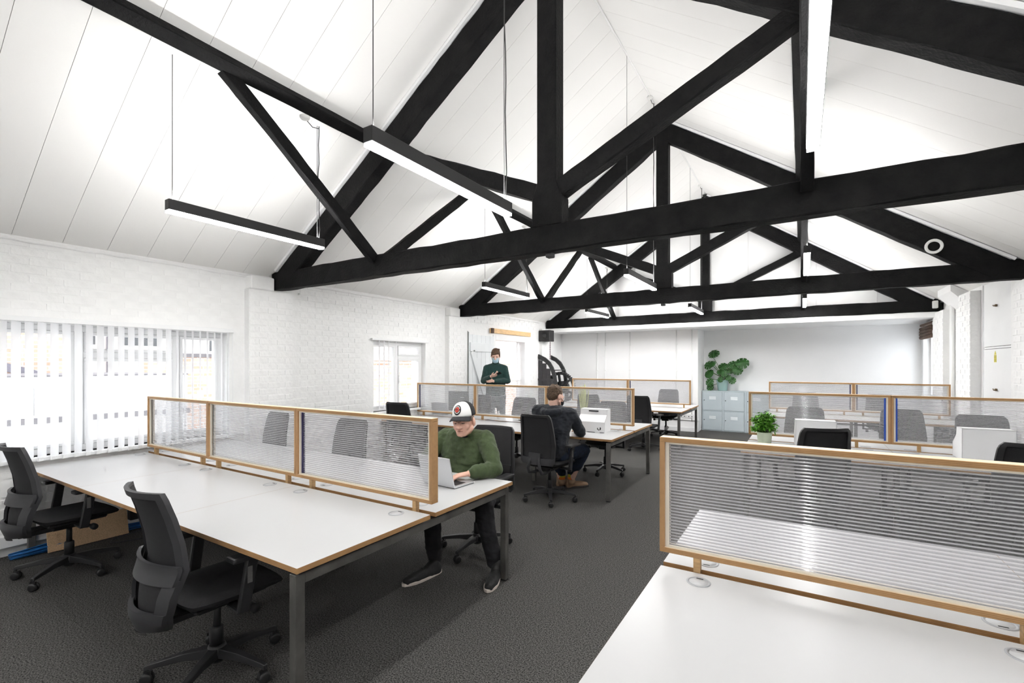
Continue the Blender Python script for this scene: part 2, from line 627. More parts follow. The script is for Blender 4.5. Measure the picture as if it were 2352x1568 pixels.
def brick_positions(y0, y1, z0, z1, holes, seed=1, course=.0755, length=.223):
    rnd = random.Random(seed)
    out = []
    r = 0
    z = z0 + course / 2
    while z < z1 - course * .4:
        y = y0 + (length / 2 if r % 2 else 0) + length / 2 - length
        while y < y1 + length / 2:
            ya, yb = y - length / 2, y + length / 2
            ok = ya > y0 - .12 and yb < y1 + .12
            for (a, b, c, d) in holes:
                if yb - .02 > a and ya + .02 < b and z + .03 > c and z - .03 < d:
                    ok = False
            if ok:
                out.append((min(max(y, y0 + length / 2), y1 - length / 2), z, rnd.random(), rnd.randrange(8)))
            y += length
        z += course
        r += 1
    return out

W1 = (.35, 2.90, .80, 1.96)       # window one: y0, y1, z0, z1
W2 = (5.08, 6.27, .86, 1.97)
DR = (8.40, 9.93, .02, 2.25)
PIERS_L = [(3.10, 3.66), (6.80, 7.36), (10.50, 11.0)]

def wall_with_holes(x_in, x_out, y0, y1, z1, holes):
    """wall slab between x_in and x_out with rectangular openings"""
    mb = MB()
    hs = sorted(holes)
    y = y0
    for (a, b, c, d) in hs:
        mb.box(min(x_in, x_out), max(x_in, x_out), y, a, 0, z1)
        if c > .03:
            mb.box(min(x_in, x_out), max(x_in, x_out), a, b, 0, c)
        mb.box(min(x_in, x_out), max(x_in, x_out), a, b, d, z1)
        y = b
    mb.box(min(x_in, x_out), max(x_in, x_out), y, y1, 0, z1)
    return mb

wl = wall_with_holes(LW, LW - .34, Y0, YF + .2, EAVE + .02, [W1, W2, DR]).build('wall_left', 'brick_paint')
struct(wl, 'white painted brick wall with windows')
bp = brick_positions(Y0, 10.5, .18, EAVE - .01, [(W1[0] - .1, W1[1] + .06, W1[2] - .08, W1[3] + .1), (W2[0] - .05, W2[1] + .05, W2[2] - .05, W2[3] + .05), (7.36, 10.05, 0, 2.42)] + [(a - .01, b + .01, 0, 3) for a, b in PIERS_L], 5)
def vis_rank(y, z):
    return 0 if (3.64 < y < 6.85 and .9 < z < 2.6) else (1 if 1.0 < y < 3.1 and z > 1.9 else 2)
bp.sort(key=lambda b: (vis_rank(b[0], b[1]), b[0]))
def relief(y, z, r):
    if z > 2.08 and y < 3.1:
        return .0015 + .002 * r
    return .002 + .0045 * r
rest = MB()
def add_brick_to(mb, x, y, z, k, dirx):
    me = BRV[k]
    vs = [(x + dirx * v.co.x, y + v.co.y, z + v.co.z) for v in me.vertices]
    fs = [tuple(p.vertices) if dirx > 0 else tuple(p.vertices)[::-1] for p in me.polygons]
    mb.add(vs, fs)
for i, (y, z, r, k) in enumerate(bp):
    x = LW + relief(y, z, r) - .03
    if i < 300:
        link('brick', BRV[k], wl, (x, y, z))
    else:
        add_brick_to(rest, x, y, z, k, 1)
stuff(rest.build('brick_field', 'brick_paint', wl))

# brick piers under the trusses
def pier(name, xw, dirx, y0, y1, z1, dep, label, course=.0755):
    x0, x1 = xw, xw + dirx * dep
    core = MB().box(min(x0, x1), max(x0, x1), y0, y1, 0, z1).build(name, 'brick_paint')
    struct(core, label)
    rnd = random.Random(int(y0 * 10))
    w = y1 - y0
    z = .14
    r = 0
    while z < z1 - .03:
        off = .11 if r % 2 else 0
        y = y0 - off
        while y < y1 - .02:
            a, b = max(y, y0), min(y + .223, y1)
            if b - a > .05:
                k = rnd.randrange(8)
                o = link('brick', BRV[k], core, (x1 + dirx * (relief(5, z, rnd.random()) - .03), (a + b) / 2, z))
                o.scale = (dirx, (b - a - .01) / .2185, 1)
            y += .223
        z += course
        r += 1
    return core
pier('trim_1', LW, 1, 3.10, 3.66, 2.50, .10, 'nearest white brick pier under the first truss')
pier('trim_2', LW, 1, 6.80, 7.36, 2.50, .10, 'white brick pier under the second truss')
pier('trim_3', LW, 1, 10.50, 10.98, 2.50, .08, 'white brick pier at the far corner')
# stepped pad stones where the piers meet the timber
for i, (y0, y1) in enumerate(PIERS_L[:2]):
    pad = MB().box(LW, LW + .13, y0 + .01, y0 + .30, 2.50, 2.66)
    struct(pad.build('trim_%d' % (4 + i), 'brick_paint', bevel=.012), 'white painted block beside the beam end')

# right wall with a recess closed by white boards
RECESS = (7.78, 8.80, .3, 2.75)
RWIN = (11.25, 12.45, .95, 2.34)
wr = wall_with_holes(RW, RW + .34, Y0, YF + .2, EAVE + .02, [RECESS, RWIN]).build('wall_right', 'brick_paint')
struct(wr, 'white painted brick wall on the right')
rb = brick_positions(7.0, 10.3, .3, EAVE, [(RECESS[0] - .02, RECESS[1] + .02, 0, 3)], 9)
for i, (y, z, r, k) in enumerate(rb):
    if z > .8:
        o = link('brick', BRV[k], wr, (RW - relief(5, z, r) + .03, y, z))
        o.scale = (-1, 1, 1)
pier('trim_6', RW, -1, 10.28, 10.98, 2.50, .12, 'white brick pier at the right end of the far beam')
pier('trim_7', RW, -1, 8.86, 9.42, 2.62, .11, 'white brick jamb left of the boarded recess')
pier('trim_8', RW, -1, 6.85, 7.42, 2.50, .08, 'white brick pier right of the boarded recess')
struct(MB().tube([(RW - .04, 10.12, 0), (RW - .04, 10.12, 2.62)], .03, 10).build('trim_9', 'pipe_paint'), 'white painted pipe beside the right pier')
# sloped plaster haunch above the wall
hb = MB().prism([(RW, 2.68), (RW - .20, 2.80), (RW - .20, 2.70), (RW, 2.48)], 'y', 9.42, 10.2)
struct(hb.build('trim_10', 'plaster'), 'small sloping plaster box under the eaves')
rp = empty('recess_shutter', (RW + .012, 8.29, .3))
tag(rp, 'white boarded shutter in the right wall recess with yellow sticker', 'shutter')
for (z0, z1) in ((0, 1.50), (1.535, 2.44)):
    MB().box(0, .03, -.50, .50, z0, z1).build('panel', 'panel_white', rp, bevel=.003)
MB().box(.004, .028, -.50, .50, 1.506, 1.53).build('rail', 'panel_white', rp)
MB().box(.01, .03, -.50, .50, 1.498, 1.537).build('gap', 'dark_gap', rp)
stk = MB()
stk.box(-.003, 0, .02, .10, 1.33, 1.42, 0)
stk.add([(-.003, .025, 1.425), (-.003, .095, 1.425), (-.003, .06, 1.475), (0, .025, 1.425), (0, .095, 1.425), (0, .06, 1.475)], [(0, 1, 2), (3, 5, 4), (0, 2, 5, 3), (1, 4, 5, 2), (0, 3, 4, 1)], 0)
for zz in (1.345, 1.365, 1.385, 1.405):
    stk.box(-.0035, -.003, .03, .09, zz, zz + .006, 1)
s_ = stk.build('warning_sticker', ['sign_yellow', 'ink'], rp)
s_['label'] = 'yellow warning sticker'
for zz in (.98, 2.05):
    h = MB()
    h.tube([(-.02, -.05, zz), (-.03, 0, zz - .005), (-.02, .07, zz + .008)], .008, 6)
    h.lathe([(.016, -.02), (.016, .0)], 10, T=Matrix.Translation((-.0, 0, zz)) @ Matrix.Rotation(R(90), 4, 'Y'))
    h.build('latch', 'brass', rp)

# far end: gable, lintel box, partition, low ceiling, far wall
gb = MB()
gx0, gx1 = LW - .3, RW + .3
gb.prism([(gx0, 2.44), (gx1, 2.44), (gx1, roof_z(gx1) + .05), (RX, RIDGE + .05), (gx0, roof_z(gx0) + .05)], 'y', YG, YG + .08)
struct(gb.build('wall_gable', 'plaster'), 'white gable wall behind the far truss')
for gx in (-4.6, -3.35, -2.55, -.95, .25, 1.2):
    zt = roof_z(gx)
    struct(MB().box(gx - .008, gx + .008, YG - .006, YG, 2.75, zt).build('trim_%d' % (30 + int(gx * 10 + 50)), 'seam_white'), 'thin vertical cover strip on the gable wall')
sb = MB().box(LW, RW, 10.84, YG + .08, 2.425, 2.525)
struct(sb.build('trim_11', 'plaster', bevel=.004), 'white boxed lintel under the far beam')
lc = MB().box(LW, RW, YG + .06, YF, 2.44, 2.52).build('ceiling_low', 'plaster')
struct(lc, 'low white ceiling at the far end')
pt = MB().box(LW, -2.085, YP, YP + .10, 0, 2.44)
pt.box(-2.185, -2.085, YP + .10, YF, 0, 2.44)
struct(pt.build('wall_partition', 'plaster'), 'white partition with vertical pipes')
struct(MB().box(-6.05, 2.5, YF, YF + .12, 0, 2.5).build('wall_far', 'plaster'), 'plain white far wall')
struct(MB().box(-6.05, 2.5, Y0 - .12, Y0, 0, 5.4).build('wall_back', 'plaster'), 'white wall behind the photographer')
# conduits on the partition
for i, px in enumerate((-4.60, -4.38, -3.72, -2.58, -2.22)):
    c = empty('wall_conduit', (px, YP - .012, 0))
    tag(c, 'white conduit running up the partition, %s from the left' % ['first', 'second', 'third', 'fourth', 'fifth'][i], 'conduit', 'conduits on the partition')
    MB().tube([(0, 0, .25), (0, 0, 2.43)], .012, 8).build('pipe', 'pipe_paint', c)
    for zz in (.7, 1.45, 2.1):
        MB().box(-.03, .03, -.014, .012, zz - .01, zz + .01).build('clip', 'pipe_paint', c)
# skirting / trunking along the left wall
bl = MB()
bl.box(LW, LW + .07, .2, 1.42, .085, .185)
bl.box(LW, LW + .05, -3.2, .95, 0, .08)
bl.box(LW, LW + .05, 3.7, 6.8, 0, .12)
struct(bl.build('baseboard_left', 'white_paint', bevel=.006), 'white skirting box along the window wall')
struct(MB().box(LW + .1, -2.12, YP - .015, YP, 0, .1).build('baseboard_far', 'white_paint'))
# uneven white daub line between wall and ceiling
for i, (a, b) in enumerate(((Y0, 3.1), (3.66, 6.8), (7.36, 10.5))):
    mb = MB()
    n = int((b - a) / .12)
    path = [(LW + .008 + random.uniform(-.004, .004), a + (b - a) * k / n, 2.655 + random.uniform(-.006, .006)) for k in range(n + 1)]
    mb.tube(path, .016, 6)
    struct(mb.build('trim_%d' % (12 + i), 'wall_paint'), 'uneven filler bead between brick wall and ceiling')

# ------------------------------------------------------------------ windows and door on the left wall
def window(n, W, mull, trans, label, xo=.13):
    y0, y1, z0, z1 = W
    X = LW - xo
    w = empty('window_%d' % n, (X, (y0 + y1) / 2, z0))
    struct(w, label)
    yc = (y0 + y1) / 2
    def b(name, a, c, d, e, x0=-.03, x1=.035, m='white_pvc'):
        return MB().box(x0, x1, a - yc, c - yc, d - z0, e - z0).build(name, m, w, bevel=.004)
    t = .055
    b('frame_rail', y0, y1, z0, z0 + t)
    b('frame_rail', y0, y1, z1 - t, z1)
    b('frame_post', y0, y0 + t, z0 + t, z1 - t)
    b('frame_post', y1 - t, y1, z0 + t, z1 - t)
    ys = [y0 + t]
    for m in mull:
        b('mullion', m - .035, m + .035, z0 + t, z1 - t)
        ys += [m - .035, m + .035]
    ys.append(y1 - t)
    for i in range(0, len(ys), 2):
        a, c = ys[i], ys[i + 1]
        tr = trans.get(i // 2)
        bands = [(z0 + t, z1 - t)]
        if tr:
            b('transom', a, c, tr - .03, tr + .03)
            bands = [(z0 + t, tr - .03), (tr + .03, z1 - t)]
        for (d, e) in bands:
            s = MB()
            for (p, q, r_, u) in ((a + .001, c - .001, d + .001, d + .03), (a + .001, c - .001, e - .03, e - .001), (a + .001, a + .03, d + .03, e - .03), (c - .03, c - .001, d + .03, e - .03)):
                s.box(-.015, .045, p - yc, q - yc, r_ - z0, u - z0)
            s.build('sash', 'white_pvc', w, bevel=.003)
            MB().box(.004, .009, a + .02 - yc, c - .02 - yc, d + .02 - z0, e - .02 - z0).build('pane', 'window_glass', w)
    # sill and reveal
    MB().box(.03, xo + .06, y0 - .06 - yc, y1 + .06 - yc, -.035, .0).build('sill', 'white_paint', w, bevel=.006)
    return w
w1 = window(1, W1, (.95, 1.62, 2.42), {2: 1.69}, 'wide white window behind vertical blinds')
MB().tube([(.06, 1.62 - 1.625, .45), (.075, 1.60 - 1.625, .5), (.07, 1.60 - 1.625, .62)], .008, 6).build('handle', 'pipe_paint', w1)
w2 = window(2, W2, (5.66,), {1: 1.72}, 'narrow white window in the brick wall')
MB().tube([(.06, 0, .42), (.08, .0, .46), (.08, 0, .56)], .009, 6).build('handle', 'pipe_paint', w2)
w3 = MB()
wr3 = empty('window_3', (RW + .14, 11.85, RWIN[2]))
WH = RWIN[3] - RWIN[2]
struct(wr3, 'tall window in the far right wall')
for a in ((-.6, -.55, 0, WH), (.55, .6, 0, WH), (-.55, .55, 0, .05), (-.55, .55, WH - .05, WH)):
    MB().box(-.03, .03, a[0], a[1], a[2], a[3]).build('frame_post', 'white_pvc', wr3)
MB().box(0, .005, -.55, .55, .05, WH - .05).build('pane', 'window_glass', wr3)
rbld = empty('roman_blind', (RW - .03, 11.85, 2.10))
tag(rbld, 'brown fabric blind gathered up above the far right window', 'blind')
MB().box(-.03, .03, -.56, .56, .26, .30).build('head_rail', 'roman_blind', rbld)
for k in range(4):
    MB().tube([(-.01 - .012 * (k % 2), -.55, .035 + .058 * k), (-.02, 0, .028 + .058 * k), (-.01, .55, .035 + .058 * k)], .036, 8).build('fold', 'roman_blind', rbld)

# small thin stack of blind tape on window two
st = empty('blind_rail', (LW + .03, 5.68, 1.99))
tag(st, 'thin white blind rail above the narrow window', 'blind')
MB().box(-.03, .02, -.66, .62, -.012, .018).build('head_rail', 'white_pvc', st, bevel=.003)
for k, yy in enumerate((-.50, -.40, -.30, -.14)):
    MB().box(-.006, -.004, yy - .012, yy + .012, -1.1, -.012).build('louvre', 'blind_fabric', st)

# vertical blind on window one
vb = empty('vertical_blind', (LW + .06, 1.6, 1.985))
tag(vb, 'white vertical louvre blind half open across the wide window', 'blind')
MB().box(-.02, .02, -1.35, 1.34, -.02, .025).build('head_rail', 'white_pvc', vb, bevel=.003)
sl = MB()
nseg = 6
pv = []
for k in range(nseg + 1):
    u = -1 + 2 * k / nseg
    pv.append((.004 * (1 - u * u), u * .0445))
vs = [(x, y, 0) for x, y in pv] + [(x, y, -1.195) for x, y in pv]
sl.add(vs, [(k, k + 1, nseg + 2 + k, nseg + 1 + k) for k in range(nseg)], 0, True)
sl_me = sl.mesh('louvre', 'blind_fabric', flip=False)
wt_me = MB().box(-.003, .006, -.043, .043, -1.196, -1.165).mesh('weight', 'white_pvc')
hk_me = MB().box(-.004, .004, -.008, .008, -.005, .02).mesh('hook', 'white_pvc')
y = -1.30
k = 0
rnd = random.Random(3)
while y < 1.32:
    ang = R(38 + rnd.uniform(-3, 3)) if y < .72 else R(52 + rnd.uniform(-3, 3))
    o = link('louvre', sl_me, vb, (0, y, -.02))
    o.rotation_euler = (0, 0, ang)
    h = link('weight', wt_me, o)
    h2 = link('hook', hk_me, o)
    y += .0795 if y < .72 else .074
    k += 1
MB().tube([(.0, 1.33, -.02), (.003, 1.335, -.6), (0, 1.33, -1.05)], .003, 5).build('cord', 'white_pvc', vb)

# ---- loading door opening
dr = empty('door_1', (LW - .10, 9.165, 0))
struct(dr, 'tall glazed loading opening in white frame')
def db(name, x0, x1, a, b, c, d, m='white_paint'):
    return MB().box(x0, x1, a - 9.165, b - 9.165, c, d).build(name, m, dr, bevel=.004)
db('frame_post', -.1, .11, DR[0], DR[0] + .10, .02, DR[3])
db('frame_post', -.1, .11, DR[1] - .17, DR[1], .02, DR[3])
db('frame_head', -.1, .11, DR[0] + .1, DR[1] - .17, DR[3] - .12, DR[3])
db('threshold', -.1, .11, DR[0] + .1, DR[1] - .17, .02, .10)
db('glazing_bar', -.06, -.02, DR[0] + .1, DR[1] - .17, 1.20, 1.24)
db('glazing_bar', -.06, -.02, DR[1] - .30, DR[1] - .27, .10, DR[3] - .12)
db('pane', -.045, -.04, DR[0] + .1, DR[1] - .17, .10, DR[3] - .12, 'window_glass')
lt = MB().box(LW, LW + .05, 8.27, 9.98, 2.275, 2.375).build('door_lintel', 'pine', bevel=.006)
tag(lt, 'raw pine batten fixed above the loading opening', 'batten')
en = MB().box(0, .03, -.04, .04, -.01, .1).build('end_block', 'roman_blind', None)
en.parent = lt
en.location = (LW + .045, 8.30, 2.275)
# ledged and braced leaf folded open against the wall
lf = empty('door_leaf', (LW + .045, 7.43, .06))
tag(lf, 'white ledged and braced timber door leaf folded back on the wall', 'door')
for k in range(6):
    MB().box(-.016, .010, .005 + k * .155, .005 + k * .155 + .152, 0, 2.14).build('plank', 'door_paint', lf, bevel=.004)
MB().box(.010, .040, .06, .90, 1.80, 1.98).build('ledge', 'door_paint', lf, bevel=.005)
MB().box(.010, .040, .06, .90, .20, .38).build('ledge', 'door_paint', lf, bevel=.005)
MB().bar((.025, .13, 1.81), (.025, .84, .38), .03, .14, (0, 1, 0)).build('brace', 'door_paint', lf, bevel=.004)
MB().box(-.02, .03, -.05, -.01, 0, 2.2).build('hinge_post', 'steel_dark', lf)
MB().box(-.02, .05, -.012, .0, 0, 2.18).build('hinge_strip', 'door_paint', lf)

# ------------------------------------------------------------------ outside
og = MB().box(-30, -6.3, -25, 40, -2.2, -2.0).build('ground_outside', 'paving')
struct(og, 'pale paved yard outside')
gw = MB().box(-8.9, -8.65, 6.3, 22, -2, 1.62).build('garden_wall', 'red_brick')
tag(gw, 'red brick yard wall seen through the narrow window', 'wall')
MB().box(-8.95, -8.6, 6.3, 22, 1.62, 1.68).build('coping', 'red_brick', gw)
gw2 = MB().box(-11.2, -10.8, 4.15, 6.0, -2, 1.75).build('brick_outbuilding', 'red_brick')
tag(gw2, 'brick outbuilding beyond the right end of the wide window', 'building')
MB().box(-11.25, -10.75, 4.1, 6.05, 1.75, 1.83).build('coping', 'coping', gw2)
tw = MB().box(-13.4, -11.4, 1.75, 3.05, -2, 7).build('brick_tower', 'red_brick')
tag(tw, 'tall red brick gable seen through the left blinds', 'building')
MB().prism([(1.6, 1.7), (3.1, 1.2), (3.1, 1.32), (1.6, 1.86)], 'x', -11.36, -11.2).build('roof_flashing', 'slate', tw)
bd = empty('rendered_building', (-15, 5, -2))
tag(bd, 'white rendered building beyond the yard', 'building')
MB().box(-.6, 0, -9, 7, 0, 7.5).build('wall', 'render_white', bd)
for (a, c) in ((-6.5, 3.9), (-.9, 4.0), (.5, 4.0), (2.6, 3.9)):
    f = MB().box(-.02, .04, a - .5, a + .5, c, c + 1.3).build('window', 'white_pvc', bd)
    for q in (0, 1):
        MB().box(.03, .05, a - .42 + .45 * q, a - .42 + .45 * q + .40, c + .1, c + 1.2).build('pane', 'glass_dark', f)
MB().tube([(.08, -.2, 2.6), (.08, -.2, 7)], .06, 8).build('downpipe', 'slate', bd)
rf = empty('low_roof', (-9.6, 2.5, -2))
tag(rf, 'low flat roof edge with dark gutter outside the blinds', 'roof')
MB().box(-1.0, 1.2, -5.0, 1.2, 0, 3.44).build('wall', 'render_white', rf)
MB().box(1.2, 1.3, -5.0, 1.2, 2.84, 2.91).build('gutter', 'coping', rf)
MB().box(-1.05, 1.23, -5.0, 1.2, 3.44, 3.46).build('roof_edge', 'coping', rf)
for yy in (-.6, .55):
    MB().tube([(1.27, yy, 2.95), (1.27, yy, 3.3)], .015, 6).build('post', 'coping', rf)
sc = empty('yard_shed', (-13.5, 14.5, -2))
tag(sc, 'weathered timber and brick shed beyond the loading opening', 'building')
MB().box(-.4, 0, -3, 6, 0, 3.75).build('wall', 'red_brick', sc)
MB().box(-.4, .2, -3, 6, 3.75, 6.5).build('upper_wall', 'paving', sc)
for q in range(3):
    MB().box(.2, .26, -.6 + q * 1.2, .2 + q * 1.2, 3.9, 5.4).build('window', 'render_white', sc)
hp = MB()
path = []
for k in range(15):
    t = k / 14 * PI * .5
    path.append((-6.9, 8.35 + 1.35 * math.sin(t), 1.28 + .86 * math.cos(t)))
path.append((-6.9, 9.72, -1.99))
hp.tube(path, .022, 8)
tag(hp.build('bent_hose', 'concrete_pipe'), 'pale hose arching down outside the loading opening', 'hose')

# ------------------------------------------------------------------ roof trusses and purlins
def truss(y, idx, label):
    t = empty('roof_truss', (RX, y, 2.52))
    tag(t, label, 'roof truss', 'black timber roof trusses')
    ox, oy, oz = RX, y, 2.52
    def P(x, dy, z):
        return (x - ox, dy, z - oz)
    D = .14
    s = idx * 50
    hewn(P(LW + .04, D / 2, 2.632), P(RW - .05, D / 2, 2.632), D, .215, (0, 1, 0), .006, .16, seed=s).build('tie_beam', 'beam_black', t)
    # principal rafters
    for sg, xe in ((-1, LW + .02), (1, RW - .02)):
        pitch = math.atan(PITCH)
        nx, nz = -math.sin(pitch) * -sg, -math.cos(pitch)
        h = .235
        off = h / 2 + .045
        a = Vector((xe - sg * .10, 0, roof_z(xe - sg * .10)))
        b = Vector((RX + sg * .06, 0, RIDGE - .04))
        nrm = Vector((-sg * math.sin(pitch), 0, -math.cos(pitch)))
        a2, b2 = a + nrm * off, b + nrm * off
        hewn(P(a2.x, D / 2, a2.z), P(b2.x, D / 2, b2.z), D, h, (0, 1, 0), .005, .16, seed=s + 3 + sg).build('principal_rafter', 'beam_black', t)
        # white cover strip between rafter and boards
        c0, c1 = a + nrm * .022, b + nrm * .022
        MB().bar(P(c0.x, D / 2, c0.z), P(c1.x, D / 2, c1.z), D + .05, .03, nrm).build('cover_strip', 'white_paint', t)
    # king post with flared foot
    w, wf = .088, .135
    kp = [(-wf, 2.735), (wf, 2.735), (wf, 2.96), (w, 3.10), (w, RIDGE - .12), (-w, RIDGE - .12), (-w, 3.10), (-wf, 2.96)]
    MB().prism([(RX + u - ox, z - oz) for u, z in kp], 'y', -.004, D + .004).build('king_post', 'beam_black', t, bevel=.008)
    # struts
    for sg, xs, zs in ((-1, -3.66, 3.80), (1, .07, 3.85)):
        hewn(P(RX + sg * .10, D / 2, 3.03), P(xs, D / 2, zs), D - .02, .135, (0, 1, 0), .005, .16, seed=s + 9 + sg).build('strut', 'beam_black', t)
    MB().box(-.03, .03, D / 2 - .03, D / 2 + .03, -.035, .02).build('bolt', 'iron_black', t, bevel=.006)
    # braces from the tie beam up to the purlins, front and back
    for bx in (-3.80, .03):
        for sg in (-1, 1):
            if idx == 0 or (idx == 3 and sg > 0):
                continue
            zt = roof_z(bx) - .055
            hewn(P(bx, D / 2 + sg * .06, 2.70), P(bx, D / 2 + sg * 1.56, zt), .07, .105, (1, 0, 0), .004, .16, seed=s + 20 + sg).build('purlin_brace', 'beam_black', t)
    return t
T1 = truss(TRUSS_Y[0], 1, 'nearest black timber roof truss with split tie beam')
T2 = truss(TRUSS_Y[1], 2, 'middle black timber roof truss, second from the camera')
T3 = truss(TRUSS_Y[2], 3, 'farthest black timber roof truss above the white lintel')
truss(-.33, 0, 'black timber roof truss behind the photographer')
bd_ = Vector((0, 1.50, 1.33)).normalized()
bo_ = Vector((.03 - RX, .13, 2.70 - 2.52)) + Vector((0, bd_.z, -bd_.y)) * .054
MB().bar(bo_ + bd_ * .52, bo_ + bd_ * .86, .062, .006, (0, bd_.z, -bd_.y)).build('bare_wood_patch', 'bare_wood', T1)['label'] = 'unpainted grey wood patch'
pitch = math.atan(PITCH)
for sg, xp, lab in ((-1, -3.79, 'long black purlin on the left ceiling slope'), (1, .03, 'long black purlin on the right ceiling slope')):
    n = Vector((-sg * math.sin(pitch), 0, -math.cos(pitch)))
    c = Vector((xp, 0, roof_z(xp))) + n * .045
    o = hewn((c.x, Y0, c.z), (c.x, YG, c.z), .105, .095, (sg * math.cos(pitch), 0, -math.sin(pitch)), .003, .4, seed=70 + sg).build('purlin', 'beam_black')
    tag(o, lab, 'purlin', 'purlins')
# ridge cover line
rl = MB()
path = [(RX + random.uniform(-.003, .003), Y0 + k * .3, RIDGE - .012 + random.uniform(-.003, .003)) for k in range(int((YG - Y0) / .3) + 1)]
rl.tube(path, .012, 6)
struct(rl.build('trim_15', 'wall_paint'), 'ridge bead where the ceiling slopes meet')
# coil of white cable, smoke alarm, sensor
cc = MB()
for rr in (.062, .07, .078):
    cc.tube([(1.30 + rr * math.cos(t * PI / 12), 7.155 - .004 * (rr > .065), 2.96 + rr * math.sin(t * PI / 12)) for t in range(25)], .008, 6, caps=False)
tag(cc.build('cable_coil', 'rose_white'), 'coil of white cable on the second truss', 'cable')
sn = MB().box(1.93, 2.0, 10.68, 10.76, 2.57, 2.70).build('wall_sensor', 'rose_white', bevel=.012, seg=2)
tag(sn, 'small cream sensor box beside the far right pier', 'sensor')

# ------------------------------------------------------------------ hanging LED lamps
def lamp_fixture():
    t = empty('pendant_lamp')
    L, W, H = 1.28, .062, .085
    b = MB()
    b.box(-W / 2, W / 2, 0, L, .006, H - .004)
    b.build('body', 'lamp_black', t, bevel=.002)
    MB().box(-W / 2 + .004, W / 2 - .004, .004, L - .004, -.012, .006).build('diffuser', 'led_down', t)
    MB().box(-W / 2 + .012, W / 2 - .012, .03, L - .03, H - .004, H - .001).build('up_diffuser', 'led_up', t)
    return t
LP = lamp_fixture()
lamp_rows = [(-3.84, 'left'), (RX, 'centre'), (.05, 'right')]
lamps = [LP] + [copy_tree(LP) for _ in range(11)]
order = {1.6: 'nearest', 5.47: 'middle', 9.22: 'farthest', -2.2: 'unseen rear'}
for y in (1.56, 5.47, 9.22, -2.2):
    for x, nm in lamp_rows:
        o = lamps.pop(0)
        zb = 2.695 if nm != 'centre' else 2.665
        o.location = (x, y, zb)
        far = order.get(round(y, 2), 'nearest')
        hang = {'left': 'under the left purlin', 'centre': 'below the roof ridge', 'right': 'under the right purlin'}[nm]
        tag(o, '%s black linear pendant lamp hanging %s' % (far, hang), 'lamp', 'linear pendant lamps')
        if y > 9:
            for c_ in o.children:
                if c_.name.startswith('diffuser'):
                    c_.data = c_.data.copy()
                    c_.data.materials[0] = MATS['led_down_far']
        zt = {'left': roof_z(-3.84) - .09, 'centre': RIDGE - .01, 'right': roof_z(.05) - .09}[nm] - zb
        MB().tube([(0, .035, .08), (0, .035, zt)], .0028, 5).build('wire', 'wire', o)
        MB().tube([(0, 1.22, .08), (0, 1.22, zt)], .0028, 5).build('wire', 'wire', o)
        pts = []
        for k in range(13):
            u = k / 12
            pts.append((.006 * math.sin(u * 21), 1.235 + .012 * math.sin(u * 9) * (1 - u), .08 + (zt - .08) * u))
        MB().tube(pts, .004, 5).build('flex', 'flex', o)
        rx_ = .06 if nm == 'left' else 0
        MB().lathe([(.045, 0), (.045, .012), (.035, .026), (.01, .03)], 16, T=Matrix.Translation((rx_, 1.05, zt - .004)) @ Matrix.Rotation(R(180), 4, 'X')).build('ceiling_rose', 'rose_white', o)
        MB().tube([(rx_, 1.05, zt - .02), (rx_ * .5, 1.15, zt - .05), (0, 1.235, zt - .02)], .004, 5).build('flex_loop', 'flex', o)

